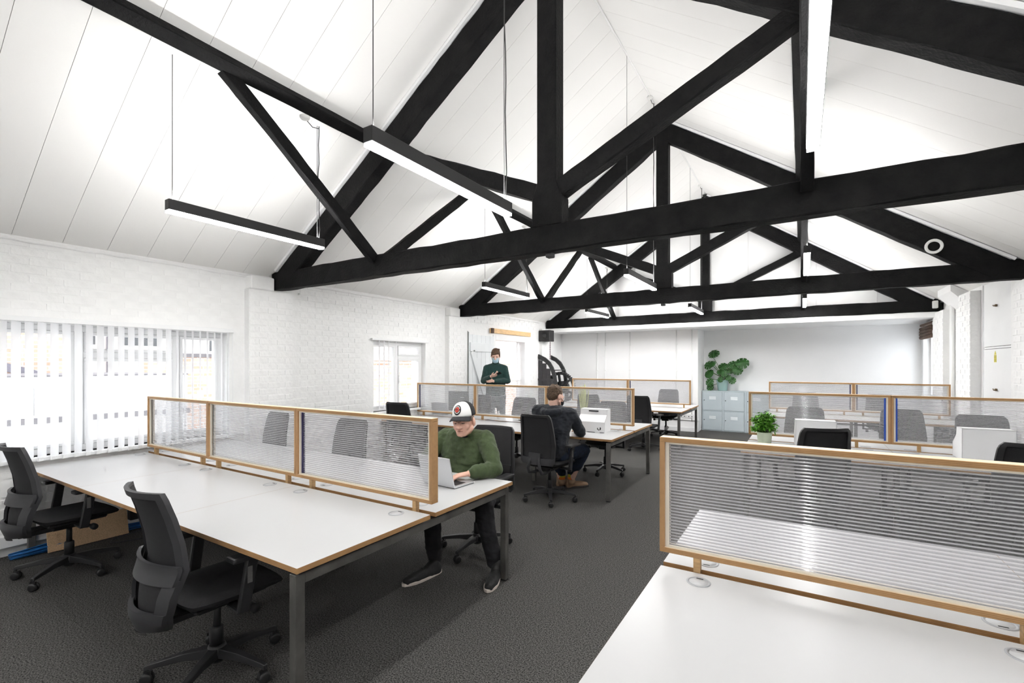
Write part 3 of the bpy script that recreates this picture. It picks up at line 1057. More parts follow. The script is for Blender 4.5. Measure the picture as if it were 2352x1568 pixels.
# ------------------------------------------------------------------ bench desks
DZ = .73
TT = .025
def bench(name, xs, yc, y0, y1, label, end_right=True):
    t = empty('bench_desk', (xs[-1] if end_right else xs[0], yc, 0))
    tag(t, label, 'desk', 'white bench desks with ply edges')
    ox, oy = t.location.x, yc
    g = .022
    rows = ((y0, yc - g), (yc + g, y1))
    for i in range(len(xs) - 1):
        a, b = xs[i], xs[i + 1]
        for r, (p, q) in enumerate(rows):
            m = MB().box(a - ox + .0005, b - ox - .0005, p - oy, q - oy, DZ - TT, DZ, 0, None, 1)
            top = m.build('desk_top', ['ply_z', 'laminate'], t, bevel=.0006)
            for gx in (a + .17, b - .19):
                gy = (q - .085) if r == 0 else (p + .085)
                gm = MB()
                gm.lathe([(.044, -.004), (.046, .002), (.038, .003), (.0375, -.002)], 32, (gx - ox, gy - oy, DZ))
                gm.lathe([(.0355, -.004), (.0355, .002)], 32, (gx - ox, gy - oy, DZ), 1)
                gr = gm.build('grommet', ['grommet_ring', 'grommet_cap'], top)
                MB().box(gx - ox - .013, gx - ox + .013, gy - oy + (.026 if r == 0 else -.033), gy - oy + (.033 if r == 0 else -.026), DZ - .001, DZ + .0024).build('grommet_slot', 'dark_gap', top)
        # ply web of the cable tray between the two rows
    MB().box(xs[0] - ox + .3, xs[-1] - ox - .4, -.11, .11, DZ - .16, DZ - .15).build('cable_tray', 'steel_dark', t)
    # steel frame
    LS = .046
    ya, yb = y0 + .012, y1 - .012
    ends = [xs[0] + .05, xs[-1] - .05]
    for ex in ends:
        for yy in (ya, yb - LS):
            MB().box(ex - LS / 2 - ox, ex + LS / 2 - ox, yy - oy, yy + LS - oy, .012, DZ - .042).build('leg', 'steel_dark', t, bevel=.002)
            MB().box(ex - .02 - ox, ex + .02 - ox, yy + .004 - oy, yy + LS - .004 - oy, 0, .012).build('foot', 'rubber', t)
        MB().box(ex - LS / 2 - ox, ex + LS / 2 - ox, ya + LS - oy, yb - LS - oy, DZ - .042 - LS, DZ - .042).build('end_beam', 'steel_dark', t, bevel=.002)
    for m in xs[1:-1]:
        for yy in (yc - .42, yc + .38):
            MB().box(m - LS / 2 - ox, m + LS / 2 - ox, yy - oy, yy + LS - oy, 0, DZ - .042).build('leg', 'steel_dark', t, bevel=.002)
        MB().box(m - LS / 2 - ox, m + LS / 2 - ox, yc - .374 - oy, yc + .38 - oy, DZ - .042 - LS, DZ - .042).build('end_beam', 'steel_dark', t)
    for yy in (yc - .34, yc + .30):
        MB().box(ends[0] + LS / 2 - ox, ends[1] - LS / 2 - ox, yy - oy, yy + .04 - oy, DZ - .08, DZ - .042).build('long_beam', 'steel_dark', t)
    for ex in ends:
        for yy in (ya + .2, yc - .2, yc + .16, yb - .24):
            MB().box(ex - .02 - ox, ex + .02 - ox, yy - oy, yy + .05 - oy, DZ - .043, DZ - TT).build('spacer', 'dark_gap', t)
    return t
B1 = bench('a', [-5.61, -4.37, -3.10, -1.83], 2.096, 1.226, 2.985, 'white bench desk by the wide window where the capped man works')
B2 = bench('b', [-5.63, -4.41, -3.14, -1.865], 6.09, 5.225, 6.955, 'white bench desk in the middle left where the hooded man sits')
B3 = bench('c', [-4.72, -4.43, -3.15, -1.875], 9.85, 8.98, 10.70, 'far left white bench desk before the partition')
B4 = bench('d', [-.52, .76, 2.04], 2.10, 1.19, 3.0, 'nearest white bench desk at the bottom right', False)
B5 = bench('e', [-.52, .77, 2.04], 6.10, 5.235, 6.965, 'white bench desk on the right with the small bushy plant', False)
B6 = bench('f', [-.52, .76, 2.02], 9.90, 9.03, 10.75, 'far right white bench desk near the far wall', False)

# ------------------------------------------------------------------ polycarbonate desk screens
SCR = {}
def screen(x0, x1, yc, label, tape=(None, None), feet=(.13, .13), dy=.0):
    z0, z1 = .792, 1.287
    t = empty('desk_screen', ((x0 + x1) / 2, yc, z0))
    tag(t, label, 'desk screen', 'fluted desk screens in ply frames')
    w = x1 - x0
    FD, FT = .056, .021
    hx = w / 2 - .0008
    h = z1 - z0
    MB().box(-hx, hx, -FD / 2, FD / 2, h - FT, h, 0, None, 1).build('top_rail', ['ply_z', 'ply_face'], t, bevel=.0015)
    MB().box(-hx, hx, -FD / 2, FD / 2, 0, FT, 0, None, 1).build('bottom_rail', ['ply_z', 'ply_face'], t, bevel=.0015)
    for sy in (-1, 1):
        yb0, yb1 = (.006, .017) if sy > 0 else (-.017, -.006)
        for (a, b, c, d) in ((-hx + FT, -hx + FT + .016, FT, h - FT), (hx - FT - .016, hx - FT, FT, h - FT), (-hx + FT + .016, hx - FT - .016, FT, FT + .008), (-hx + FT + .016, hx - FT - .016, h - FT - .008, h - FT)):
            MB().box(a, b, yb0, yb1, c, d).build('glazing_bead', 'bead_pale', t)
    for a, b in ((-hx, -hx + FT), (hx - FT, hx)):
        MB().box(a, b, -FD / 2, FD / 2, FT, h - FT).build('post', ['ply_x'], t, bevel=.0015)
    for fx in (-hx + feet[0], hx - feet[1]):
        MB().box(fx - .014, fx + .014, -.016, .016, -.115, 0).build('foot', 'ply_plain', t, bevel=.0015)
    pn = MB().box(-hx + FT, hx - FT, -.005, .005, FT, h - FT).build('panel', 'poly_sheet', t)
    rb = MB()
    pitch = .0132
    n = int((h - 2 * FT) / pitch)
    for k in range(n):
        z = FT + pitch * (k + .5)
        rb.tube([(-hx + FT, 0, z), (hx - FT, 0, z)], .0031, 6, caps=False)
    o = rb.build('ribs', 'poly_rib', pn)
    stuff(o)
    for sd, tp in zip((-1, 1), tape):
        if tp:
            xx = sd * (hx - FT - .016)
            MB().box(min(xx, xx - sd * .016), max(xx, xx - sd * .016), -.008, .008, FT, h - FT).build('edge_tape', tp, t)
    return t
y1_ = 2.096
screen(-5.505, -4.345, y1_, 'fluted desk screen nearest the wide blinds', (None, None))
screen(-4.345, -3.10, y1_, 'fluted desk screen in the middle of the capped man\'s row', (None, None))
screen(-3.10, -1.815, y1_, 'fluted desk screen ending beside the silver laptop', ('navy_tape', None), (.15, .15))
screen(-5.66, -4.425, 6.09, 'fluted desk screen before the narrow window, second row', ('navy_tape', None))
screen(-4.425, -3.145, 6.09, 'fluted desk screen in front of the standing masked man', (None, None))
screen(-3.145, -1.868, 6.09, 'fluted desk screen behind the white carton beside the hooded man', ('navy_tape', None))
screen(-4.44, -3.15, 9.85, 'far left fluted desk screen beside the old hoist', (None, None))
screen(-3.15, -1.875, 9.85, 'far left fluted desk screen ending near the lockers', ('navy_tape', None))
screen(-.524, .765, 2.10, 'large fluted desk screen in the right foreground', (None, None), (.15, .16))
screen(.765, 2.045, 2.10, 'fluted desk screen continuing out of frame at the lower right', (None, None))
screen(-.52, .775, 6.10, 'fluted desk screen behind the small bushy plant', (None, 'blue_tape'), (.14, .28))
screen(.775, 2.05, 6.10, 'fluted desk screen with a blue edge at the right of the second row', ('blue_tape', None), (.22, .14))
screen(-.51, .76, 9.90, 'far right fluted desk screen nearer the lockers', (None, 'navy_tape'))
screen(.76, 1.995, 9.90, 'far right fluted desk screen ending at the brick pier', ('navy_tape', None))

# ------------------------------------------------------------------ task chairs
def lerp_tab(tab, v):
    for (a, b), (c, d) in zip(tab, tab[1:]):
        if v <= c:
            t = (v - a) / (c - a) if c > a else 0
            return b + (d - b) * t
    return tab[-1][1]

def back_surf(kind):
    if kind == 'A':
        ytab = [(.36, -.235), (.44, -.262), (.54, -.252), (.66, -.212), (.78, -.226), (.90, -.256), (1.025, -.298)]
        wtab = [(.36, .20), (.42, .33), (.50, .40), (.66, .455), (.80, .44), (1.0, .415), (1.025, .385)]
        cur = .062
    else:
        ytab = [(.46, -.240), (.56, -.236), (.66, -.228), (.80, -.240), (.92, -.262), (1.035, -.290)]
        wtab = [(.46, .40), (.49, .455), (.70, .475), (.98, .425), (1.01, .405), (1.035, .36)]
        cur = .050
    def S(u, z, off=0.0):
        return (u * lerp_tab(wtab, z) / 2, lerp_tab(ytab, z) - cur * (1 - u * u) + .0 + off, z)
    return S

def patch(mb, S, u0, u1, z0, z1, off, th, nu=10, nz=10, mi=0):
    """curved slab following the backrest surface; off < 0 is towards the rear"""
    vs, fs = [], []
    for layer in (0, 1):
        for j in range(nz + 1):
            z = z0 + (z1 - z0) * j / nz
            for i in range(nu + 1):
                u = u0 + (u1 - u0) * i / nu
                vs.append(S(u, z, off - layer * th))
    W = nu + 1
    N = W * (nz + 1)
    for j in range(nz):
        for i in range(nu):
            a = j * W + i
            fs.append((a, a + 1, a + W + 1, a + W))
            fs.append((N + a, N + a + W, N + a + W + 1, N + a + 1))
    for i in range(nu):
        fs.append((i, N + i, N + i + 1, i + 1))
        a = nz * W + i
        fs.append((a, a + 1, N + a + 1, N + a))
    for j in range(nz):
        a = j * W
        fs.append((a, a + W, N + a + W, N + a))
        a = j * W + nu
        fs.append((a, N + a, N + a + W, a + W))
    mb.add(vs, fs, mi, True)

def shade_auto(o, ang=40):
    me = o.data
    for p in me.polygons:
        p.use_smooth = True
    bm = bmesh.new()
    bm.from_mesh(me)
    for e in bm.edges:
        e.smooth = not (len(e.link_faces) == 2 and e.calc_face_angle(0) > R(ang))
    bm.to_mesh(me)
    bm.free()
    return o

def make_chair(kind):
    t = empty('task_chair')
    S = back_surf(kind)
    zb, zt = (.36, 1.025) if kind == 'A' else (.46, 1.035)
    fr = 'grey_plastic' if kind == 'A' else 'black_plastic'
    # backrest frame: two side members, top and bottom rail
    mb = MB()
    patch(mb, S, -1, -.84, zb + .0, zt, 0, .022, 2, 22)
    patch(mb, S, .84, 1, zb + .0, zt, 0, .022, 2, 22)
    patch(mb, S, -.86, .86, zt - .03, zt, 0, .02, 12, 3)
    shade_auto(mb.build('backrest_frame', fr, t))
    mb = MB()
    patch(mb, S, -.88, .88, zb + .03, zt - .015, .006, .010, 14, 20)
    shade_auto(mb.build('backrest_mesh', 'mesh_fabric', t))
    if kind == 'A':
        mb = MB()
        patch(mb, S, -1, 1, .60, .685, -.030, .018, 14, 4)
        shade_auto(mb.build('lumbar_band', 'grey_plastic', t))
        mb = MB()
        patch(mb, S, -1, 1, .37, .475, -.022, .022, 14, 5)
        patch(mb, S, -1, -.72, .46, .62, -.018, .016, 3, 6)
        patch(mb, S, .72, 1, .46, .62, -.018, .016, 3, 6)
        shade_auto(mb.build('lower_shell', 'grey_plastic', t))
        mb = MB()
        patch(mb, S, -.55, .55, .355, .372, -.044, .004, 10, 1)
        shade_auto(mb.build('shell_rim', 'chrome', t))
        MB().box(-.06, .06, -.30, -.05, .355, .395).build('back_bracket', 'black_plastic', t, bevel=.01)
    else:
        mb = MB()
        patch(mb, S, -1, 1, .465, .545, -.012, .016, 14, 4)
        shade_auto(mb.build('lower_band', 'grey_plastic', t))
        mb = MB()
        patch(mb, S, -.84, .84, .63, .70, .012, .02, 12, 3)
        shade_auto(mb.build('lumbar_band', 'mesh_fabric', t))
        br = MB()
        for sx in (-1, 1):
            pth = [(sx * .055, -.305, .565), (sx * .062, -.322, .50), (sx * .082, -.330, .43), (sx * .088, -.300, .375), (sx * .075, -.20, .358), (sx * .06, -.08, .368)]
            br.tube(pth, [.016, .017, .018, .018, .017, .016], 10)
        patch(br, S, -.34, .34, .50, .60, -.018, .022, 8, 4)
        shade_auto(br.build('back_bracket', 'grey_plastic', t))
    # seat cushion
    st = MB()
    nx, ny = 10, 10
    vs, fs = [], []
    def seat_pt(i, j, lay):
        u, v = -1 + 2 * i / nx, -1 + 2 * j / ny
        rr = 1 - .10 * max(0, abs(u) * abs(v)) ** 3
        x = u * .245 * rr * (1 - .06 * max(0, -v))
        y = .02 + v * .235 * rr
        e = max(abs(u), abs(v))
        z = .488 - .020 * e ** 6 - .035 * max(0, v - .5) ** 2 * 2 - .012 * (1 - u * u) * (1 - v * v)
        if lay:
            z = .425 + .022 * e ** 5 - .012 * max(0, v - .5)
            x *= .97
            y = .02 + (y - .02) * .97
        return (x, y, z)
    for lay in (0, 1):
        for j in range(ny + 1):
            for i in range(nx + 1):
                vs.append(seat_pt(i, j, lay))
    W, N = nx + 1, (nx + 1) * (ny + 1)
    for j in range(ny):
        for i in range(nx):
            a = j * W + i
            fs.append((a, a + 1, a + W + 1, a + W))
            fs.append((N + a, N + a + W, N + a + W + 1, N + a + 1))
    for i in range(nx):
        fs.append((i, N + i, N + i + 1, i + 1))
        a = ny * W + i
        fs.append((a, a + 1, N + a + 1, N + a))
    for j in range(ny):
        a = j * W
        fs.append((a, a + W, N + a + W, N + a))
        a = j * W + nx
        fs.append((a, N + a, N + a + W, a + W))
    st.add(vs, fs, 0, True)
    shade_auto(st.build('seat', 'seat_fabric', t), 60)
    MB().box(-.17, .17, -.17, .18, .405, .432).build('seat_pan', 'black_plastic', t, bevel=.01)
    mc = MB().box(-.075, .075, -.12, .10, .355, .408).build('mechanism', 'black_plastic', t, bevel=.012)
    MB().tube([(.07, .05, .385), (.22, .07, .372)], .007, 6).build('lever', 'black_plastic', mc)
    MB().lathe([(.022, -.01), (.022, .03)], 10, T=Matrix.Translation((.225, .07, .372)) @ Matrix.Rotation(R(90), 4, 'Y')).build('knob', 'black_plastic', mc)
    # arms
    for sx in (-1, 1):
        ar = MB()
        ar.bar((sx * .16, .0, .40), (sx * .285, -.005, .40), .05, .022)
        ar.bar((sx * .282, -.005, .392), (sx * .292, .035, .655), .028, .058, (0, 1, 0))
        a = ar.build('armrest', 'black_plastic', t, bevel=.006)
        pd = MB().box(-.042, .042, -.10, .14, 0, .026)
        p = pd.build('arm_pad', 'black_plastic', a, bevel=.011, seg=2, loc=(sx * .288, .03, .652))
        MB().box(-.0045, .0045, -.012, .012, -.05, .05).build('chrome_slot', 'chrome', a, loc=(sx * .300, .018, .585))
    # column and star base
    cl = MB()
    cl.lathe([(.030, .13), (.030, .235), (.026, .24)], 14)
    cl.lathe([(.018, .23), (.018, .36)], 12)
    cl.build('gas_column', 'black_plastic', t)
    hub = MB().lathe([(.030, .055), (.046, .075), (.050, .115), (.040, .142), (.03, .145)], 18).build('base_hub', 'black_plastic', t)
    for k in range(5):
        an = 2 * PI * k / 5 + .31
        T = Matrix.Rotation(an, 4, 'Z')
        lg = MB()
        vs = []
        for (r, w, z0, z1) in ((.02, .030, .085, .135), (.15, .023, .092, .126), (.30, .015, .075, .099), (.318, .013, .068, .092)):
            vs += [(r, -w, z0), (r, w, z0), (r, w * .8, z1), (r, -w * .8, z1)]
        fs = [(3, 2, 1, 0), (12, 13, 14, 15)]
        for q in range(3):
            for e in range(4):
                e2_ = (e + 1) % 4
                fs.append((q * 4 + e, q * 4 + e2_, q * 4 + 4 + e2_, q * 4 + 4 + e))
        lg.add(vs, fs, 0, False, T)
        L = lg.build('base_leg', 'black_plastic', t, bevel=.003)
        cs = MB()
        yaw = an + 1.1 + k * 1.7
        TC = Matrix.Translation((.305 * math.cos(an), .305 * math.sin(an), .029)) @ Matrix.Rotation(yaw, 4, 'Z')
        for sx in (-1, 1):
            cs.lathe([(.018, -.010), (.0275, -.007), (.029, 0), (.0275, .007), (.018, .010)], 16, T=TC @ Matrix.Translation((0, sx * .013, 0)) @ Matrix.Rotation(R(90), 4, 'X'))
        cs.box(-.022, .014, -.006, .006, .0, .036, 0, TC)
        cs.tube([TC @ Vector((0, 0, .02)), TC @ Vector((0, 0, .048))], .007, 8)
        cs.build('caster', 'rubber', L)
    return t
CHA, CHB = make_chair('A'), make_chair('B')
used = set()
def chair(kind, x, y, rz, label):
    src = CHA if kind == 'A' else CHB
    o = src if kind not in used else copy_tree(src)
    used.add(kind)
    o.location = (x, y, 0)
    o.rotation_euler = (0, 0, R(rz))
    tag(o, label, 'chair', 'black mesh task chairs')
    return o
chair('A', -4.81, 1.30, 2, 'black mesh task chair by the blue cables under the wide window')
chair('A', -2.60, 1.285, -3, 'nearest black mesh task chair at the bottom left')
chair('B', -2.39, 3.31, 184, 'black task chair the capped man sits on')
chair('B', -2.54, 4.98, -6, 'black task chair the hooded man sits on')
chair('B', -5.22, 5.42, 6, 'black task chair showing its back under the narrow window')
chair('B', -5.25, 2.98, 178, 'black task chair seen through the middle screen by the blinds')
chair('B', -3.93, 2.98, 183, 'black task chair seen through the screen left of the capped man')
chair('B', -4.03, 6.70, 182, 'black task chair seen through the screen beside the standing man')
chair('B', -5.06, 6.86, 176, 'black task chair before the standing man, behind the first screen')
chair('B', -2.47, 6.66, 178, 'black task chair with visible star base beyond the white carton')
chair('B', -3.52, 8.78, 4, 'black task chair seen between the screen and the far desk, left one')
chair('B', -2.52, 8.80, -3, 'black task chair right of the hooded man\'s screen, facing the far desk')
chair('B', -2.57, 10.72, 181, 'black task chair behind the far left desk with a paper tag')
chair('B', .06, 5.31, 25, 'large black task chair back left of centre above the foreground screen')
chair('B', 1.42, 5.12, 4, 'black task chair back cut by the right picture edge')
chair('B', .02, 7.04, 176, 'black task chair seen through the screen behind the bushy plant')
chair('B', 1.10, 7.30, 186, 'black task chair seen through the screen right of the blue tape')
chair('B', 1.68, 6.88, 176, 'black task chair behind the right white carton')
chair('B', 1.27, 10.93, 180, 'black task chair behind the far right desk, right one')
chair('B', .08, 10.95, 182, 'black task chair behind the far right desk, left one')
tg = MB().box(-.035, .035, -.001, .001, -.05, .05)
tgo = tg.build('paper_tag', 'paper_white')
tgo.location = (-2.53, 10.62, .20)
tgo.rotation_euler = (0, R(35), R(20))
tag(tgo, 'small white paper tag hanging from the far chair', 'tag')
MB().tube([(0, 0, .045), (0, .02, .2)], .001, 4).build('string', 'paper_white', tgo)

# ------------------------------------------------------------------ people
def V(*a):
    return Vector(a)

class Body:
    """soft union of capsules and ellipsoids turned into one closed skin"""
    def __init__(self):
        self.bm = bmesh.new()
    def cap(self, a, b, ra, rb):
        a, b = Vector(a), Vector(b)
        t = bmesh.new()
        for c, r in ((a, ra), (b, rb)):
            bmesh.ops.create_icosphere(t, subdivisions=2, radius=r, matrix=Matrix.Translation(c))
        h = bmesh.ops.convex_hull(t, input=t.verts)
        dead = [e for e in h['geom_interior'] if isinstance(e, bmesh.types.BMVert)]
        bmesh.ops.delete(t, geom=dead, context='VERTS')
        self._merge(t)
        return self
    def chain(self, pts, rs):
        for i in range(len(pts) - 1):
            self.cap(pts[i], pts[i + 1], rs[i], rs[i + 1])
        return self
    def hull(self, spheres):
        t = bmesh.new()
        for c, r in spheres:
            bmesh.ops.create_icosphere(t, subdivisions=2, radius=r, matrix=Matrix.Translation(Vector(c)))
        h = bmesh.ops.convex_hull(t, input=t.verts)
        dead = [e for e in h['geom_interior'] if isinstance(e, bmesh.types.BMVert)]
        bmesh.ops.delete(t, geom=dead, context='VERTS')
        self._merge(t)
        return self
    def ell(self, c, r, T=None, rot=None):
        M = Matrix.Translation(Vector(c))
        if rot:
            M = M @ Euler(rot).to_matrix().to_4x4()
        M = M @ Matrix.Diagonal((r[0], r[1], r[2], 1))
        if T:
            M = T @ M
        t = bmesh.new()
        bmesh.ops.create_icosphere(t, subdivisions=3, radius=1, matrix=M)
        self._merge(t)
        return self
    def _merge(self, t):
        bmesh.ops.recalc_face_normals(t, faces=t.faces)
        me = bpy.data.meshes.new('tmp')
        t.to_mesh(me)
        t.free()
        self.bm.from_mesh(me)
        bpy.data.meshes.remove(me)
    def skin(self, name, m, voxel=.008, smooth=6, fac=.5, wrinkle=0.0, wscale=14, origin=(0, 0, 0), parent=None):
        me = bpy.data.meshes.new(name)
        self.bm.to_mesh(me)
        self.bm.free()
        o = bpy.data.objects.new(name, me)
        COL.objects.link(o)
        rm = o.modifiers.new('r', 'REMESH')
        rm.mode = 'VOXEL'
        rm.voxel_size = voxel
        sm = o.modifiers.new('s', 'SMOOTH')
        sm.iterations = smooth
        sm.factor = fac
        dg = bpy.context.evaluated_depsgraph_get()
        dg.update()
        nm = bpy.data.meshes.new_from_object(o.evaluated_get(dg))
        nm.name = name
        o.modifiers.clear()
        o.data = nm
        bpy.data.meshes.remove(me)
        if wrinkle:
            nrm = [v.normal.copy() for v in nm.vertices]
            for v, n in zip(nm.vertices, nrm):
                p = v.co * wscale
                d = noise.noise(p) + .5 * noise.noise(p * 2.1 + Vector((3, 1, 7)))
                d2 = 1 - abs(noise.noise(Vector((p.x * .8, p.y * .8, p.z * 1.7)) + Vector((11, 5, 2)))) * 2
                v.co += n * (wrinkle * (.7 * d + .5 * d2))
        og = Vector(origin)
        for v in nm.vertices:
            v.co -= og
        for p in nm.polygons:
            p.use_smooth = True
        nm.materials.clear()
        nm.materials.append(MATS[m])
        if parent:
            o.parent = parent
        else:
            o.location = og
        return o

def head_T(c, yaw, pitch, roll=0):
    """head frame: local -Y is the face, +Z the crown; yaw turns the face left(+), pitch>0 looks down"""
    return Matrix.Translation(Vector(c)) @ Matrix.Rotation(R(yaw), 4, 'Z') @ Matrix.Rotation(R(pitch), 4, 'X') @ Matrix.Rotation(R(roll), 4, 'Y')

def add_head(B, T):
    B.ell((0, .018, .045), (.077, .097, .088), T)
    B.ell((0, -.020, -.005), (.070, .078, .085), T)
    B.ell((0, -.035, -.062), (.054, .058, .052), T)
    B.ell((0, -.066, -.090), (.026, .024, .022), T)
    for sx in (-1, 1):
        B.ell((sx * .040, -.058, -.030), (.026, .028, .028), T)
        B.ell((sx * .030, -.082, .022), (.026, .014, .010), T)
        B.ell((sx * .083, .014, -.004), (.0125, .024, .037), T, (0, 0, sx * .40))
        B.cap(T @ V(sx * .055, .0, -.055), T @ V(sx * .022, -.06, -.088), .026, .022)
    B.cap(T @ V(0, -.090, .016), T @ V(0, -.118, -.024), .011, .0165)
    for sx in (-1, 1):
        B.ell((sx * .0145, -.104, -.030), (.013, .014, .011), T)
        B.cap(T @ V(sx * .030, -.080, -.028), T @ V(sx * .036, -.066, -.062), .013, .012)
    B.ell((0, -.084, -.052), (.026, .014, .010), T)
    B.ell((0, -.082, -.066), (.022, .013, .008), T)

def face_bits(T, parent, origin, eyes=True, mouth=True):
    og = Vector(origin)
    M = Matrix.Translation(-og) @ T
    if eyes:
        for sx in (-1, 1):
            e = MB()
            e.tube([M @ V(sx * .016, -.088, .004), M @ V(sx * .030, -.0935, .0025), M @ V(sx * .046, -.081, .003)], [.002, .0036, .002], 6)
            e.build('eye', 'eye_dark', parent)
            b = MB()
            b.tube([M @ V(sx * .012, -.0945, .022), M @ V(sx * .030, -.0985, .028), M @ V(sx * .052, -.080, .022)], [.003, .0035, .002], 6)
            b.build('eyebrow', 'hair_grey', parent)
    if mouth:
        l = MB()
        l.tube([M @ V(-.024, -.086, -.061), M @ V(0, -.0985, -.057), M @ V(.024, -.086, -.061)], [.0022, .0042, .0022], 6)
        l.build('lips', 'lip', parent)

def add_hand(B, wrist, fwd, up, side, curl=.5, scale=1.0, spread=1.0, thumb=1):
    """hand at wrist pointing fwd; palm faces -up; side points to the thumb"""
    f, u, s = Vector(fwd).normalized(), Vector(up).normalized(), Vector(side).normalized()
    w = Vector(wrist)
    k = scale
    pc = w + f * .045 * k
    B.hull([(w + f * .005 * k, .020 * k), (w + f * .085 * k + s * .030 * k, .011 * k), (w + f * .080 * k - s * .032 * k, .010 * k), (w + f * .088 * k, .012 * k), (w + f * .03 * k + s * .028 * k, .013 * k)])
    for i, (off, ln) in enumerate(((.033, .066), (.011, .074), (-.011, .069), (-.032, .054))):
        a = w + f * (.088 - abs(off - .005) * .12) * k + s * off * k * spread
        c1, c2, c3 = curl * .5, curl * 1.2, curl * 1.9
        d = lambda c: f * math.cos(c) - u * math.sin(c) + s * (off * 2.2 * (spread - .6))
        b = a + d(c1) * ln * .45 * k
        c = b + d(c2) * ln * .33 * k
        e = c + d(c3) * ln * .26 * k
        B.chain([a, b, c, e], [.0092 * k, .0086 * k, .0078 * k, .0068 * k])
    t0 = w + f * .025 * k + s * .026 * k * thumb
    t1 = t0 + (f * .6 + s * .75 * thumb - u * .25).normalized() * .038 * k
    t2 = t1 + (f * .9 + s * .25 * thumb - u * .35).normalized() * .032 * k
    B.chain([t0, t1, t2], [.0135 * k, .0105 * k, .0085 * k])
    return pc

def shoe(name, heel, toe, parent, origin, up_m, sole_m, hi=.075, ankle=None, sock=None, lace=True, boot=False):
    """shoe from heel to toe lying on the floor"""
    h, t = Vector(heel), Vector(toe)
    d = (t - h)
    L = d.length
    d.normalize()
    s = Vector((-d.y, d.x, 0))
    og = Vector(origin)
    B = Body()
    b = lambda x, y, z: h + d * (x * L) + s * y + Vector((0, 0, z))
    B.hull([(b(.10, 0, .055), .034), (b(.10, 0, .03), .032), (b(.36, 0, .050), .037), (b(.68, .006, .036), .046), (b(.90, .004, .030), .034), (b(.10, 0, .03), .03)])
    B.hull([(b(.13, 0, .06), .036), (b(.40, 0, .062), .032), (b(.18, 0, hi + .025), .036)])
    if boot:
        B.hull([(b(.16, 0, .08), .042), (b(.17, 0, hi + .05), .042)])
    up = B.skin(name, up_m, .006, 5, .5, .0012, 40, og, parent)
    sole = MB()
    n = 18
    pts = []
    for k in range(n):
        a = 2 * PI * k / n
        x = .5 + .53 * math.cos(a)
        wdt = .038 + .014 * max(0, min(1, (x - .3) / .4))
        p = b(x, wdt * math.sin(a) * (1 + .12 * math.cos(a)), 0)
        pts.append((p.x - og.x, p.y - og.y))
    sole.prism(pts, 'z', .0 - og.z, .026 - og.z)
    sole.build('sole', sole_m, up, bevel=.004)
    if lace:
        lc = MB()
        for q in range(4):
            x = .40 + .10 * q
            lc.tube([b(x, -.028, .082 - .010 * q) - og, b(x + .02, 0, .098 - .012 * q) - og, b(x + .0, .028, .082 - .010 * q) - og], .0035, 5)
        lc.build('laces', 'flex' if not boot else 'boot_sole', up)
    return up

def shell_part(T, og, name, m, parent, fn, nu=24, nv=10, closed=True, thick=None):
    """surface from fn(u, v) in the head frame"""
    M = Matrix.Translation(-Vector(og)) @ T
    mb = MB()
    vs = [M @ Vector(fn(i / nu, j / nv)) for j in range(nv + 1) for i in range(nu + 1)]
    fs = [(j * (nu + 1) + i, j * (nu + 1) + i + 1, (j + 1) * (nu + 1) + i + 1, (j + 1) * (nu + 1) + i) for j in range(nv) for i in range(nu)]
    mb.add(vs, fs, 0, True)
    o = mb.build(name, m, parent)
    if thick:
        so = o.modifiers.new('solid', 'SOLIDIFY')
        so.thickness = thick
        so.offset = 1
    return o

# ---- man in the cap, working at the laptop
og1 = V(-2.40, 3.28, 0)
hT = head_T((-2.325, 3.035, 1.138), 13, 5, -4)
sL, sR = V(-2.205, 3.17, .985), V(-2.63, 3.19, .975)
eL, eR = V(-2.02, 3.035, .795), V(-2.735, 3.03, .795)
wL, wR = V(-2.115, 2.83, .785), V(-2.475, 2.83, .785)
hipL, hipR = V(-2.29, 3.33, .545), V(-2.50, 3.33, .545)
kL, kR = V(-2.055, 2.93, .515), V(-2.43, 2.76, .515)
aL, aR = V(-1.985, 2.95, .105), V(-2.395, 2.755, .105)
B = Body()
add_head(B, hT)
B.chain([hT @ V(0, .03, -.05), V(-2.375, 3.13, 1.03), V(-2.41, 3.19, .95)], [.055, .058, .07])
B.chain([V(-2.41, 3.2, .95), V(-2.41, 3.27, .75), V(-2.40, 3.32, .56)], [.09, .09, .10])
for s_, e_, w_, sg in ((sL, eL, wL, 1), (sR, eR, wR, -1)):
    B.chain([V(-2.41, 3.19, .96), s_, e_, w_], [.05, .045, .035, .026])
    add_hand(B, w_, (-.62 * sg, -.78, -.10), (0, 0, 1), (-.78 * sg, .62, 0), .45)
for h_, k_, a_ in ((hipL, kL, aL), (hipR, kR, aR)):
    B.chain([V(-2.40, 3.32, .56), h_, k_, a_], [.08, .07, .05, .036])
man1 = B.skin('person', 'skin', .0052, 3, .45, 0, 10, og1)
tag(man1, 'man in a white and black cap and green sweatshirt typing on a laptop', 'person')
face_bits(hT, man1, og1)
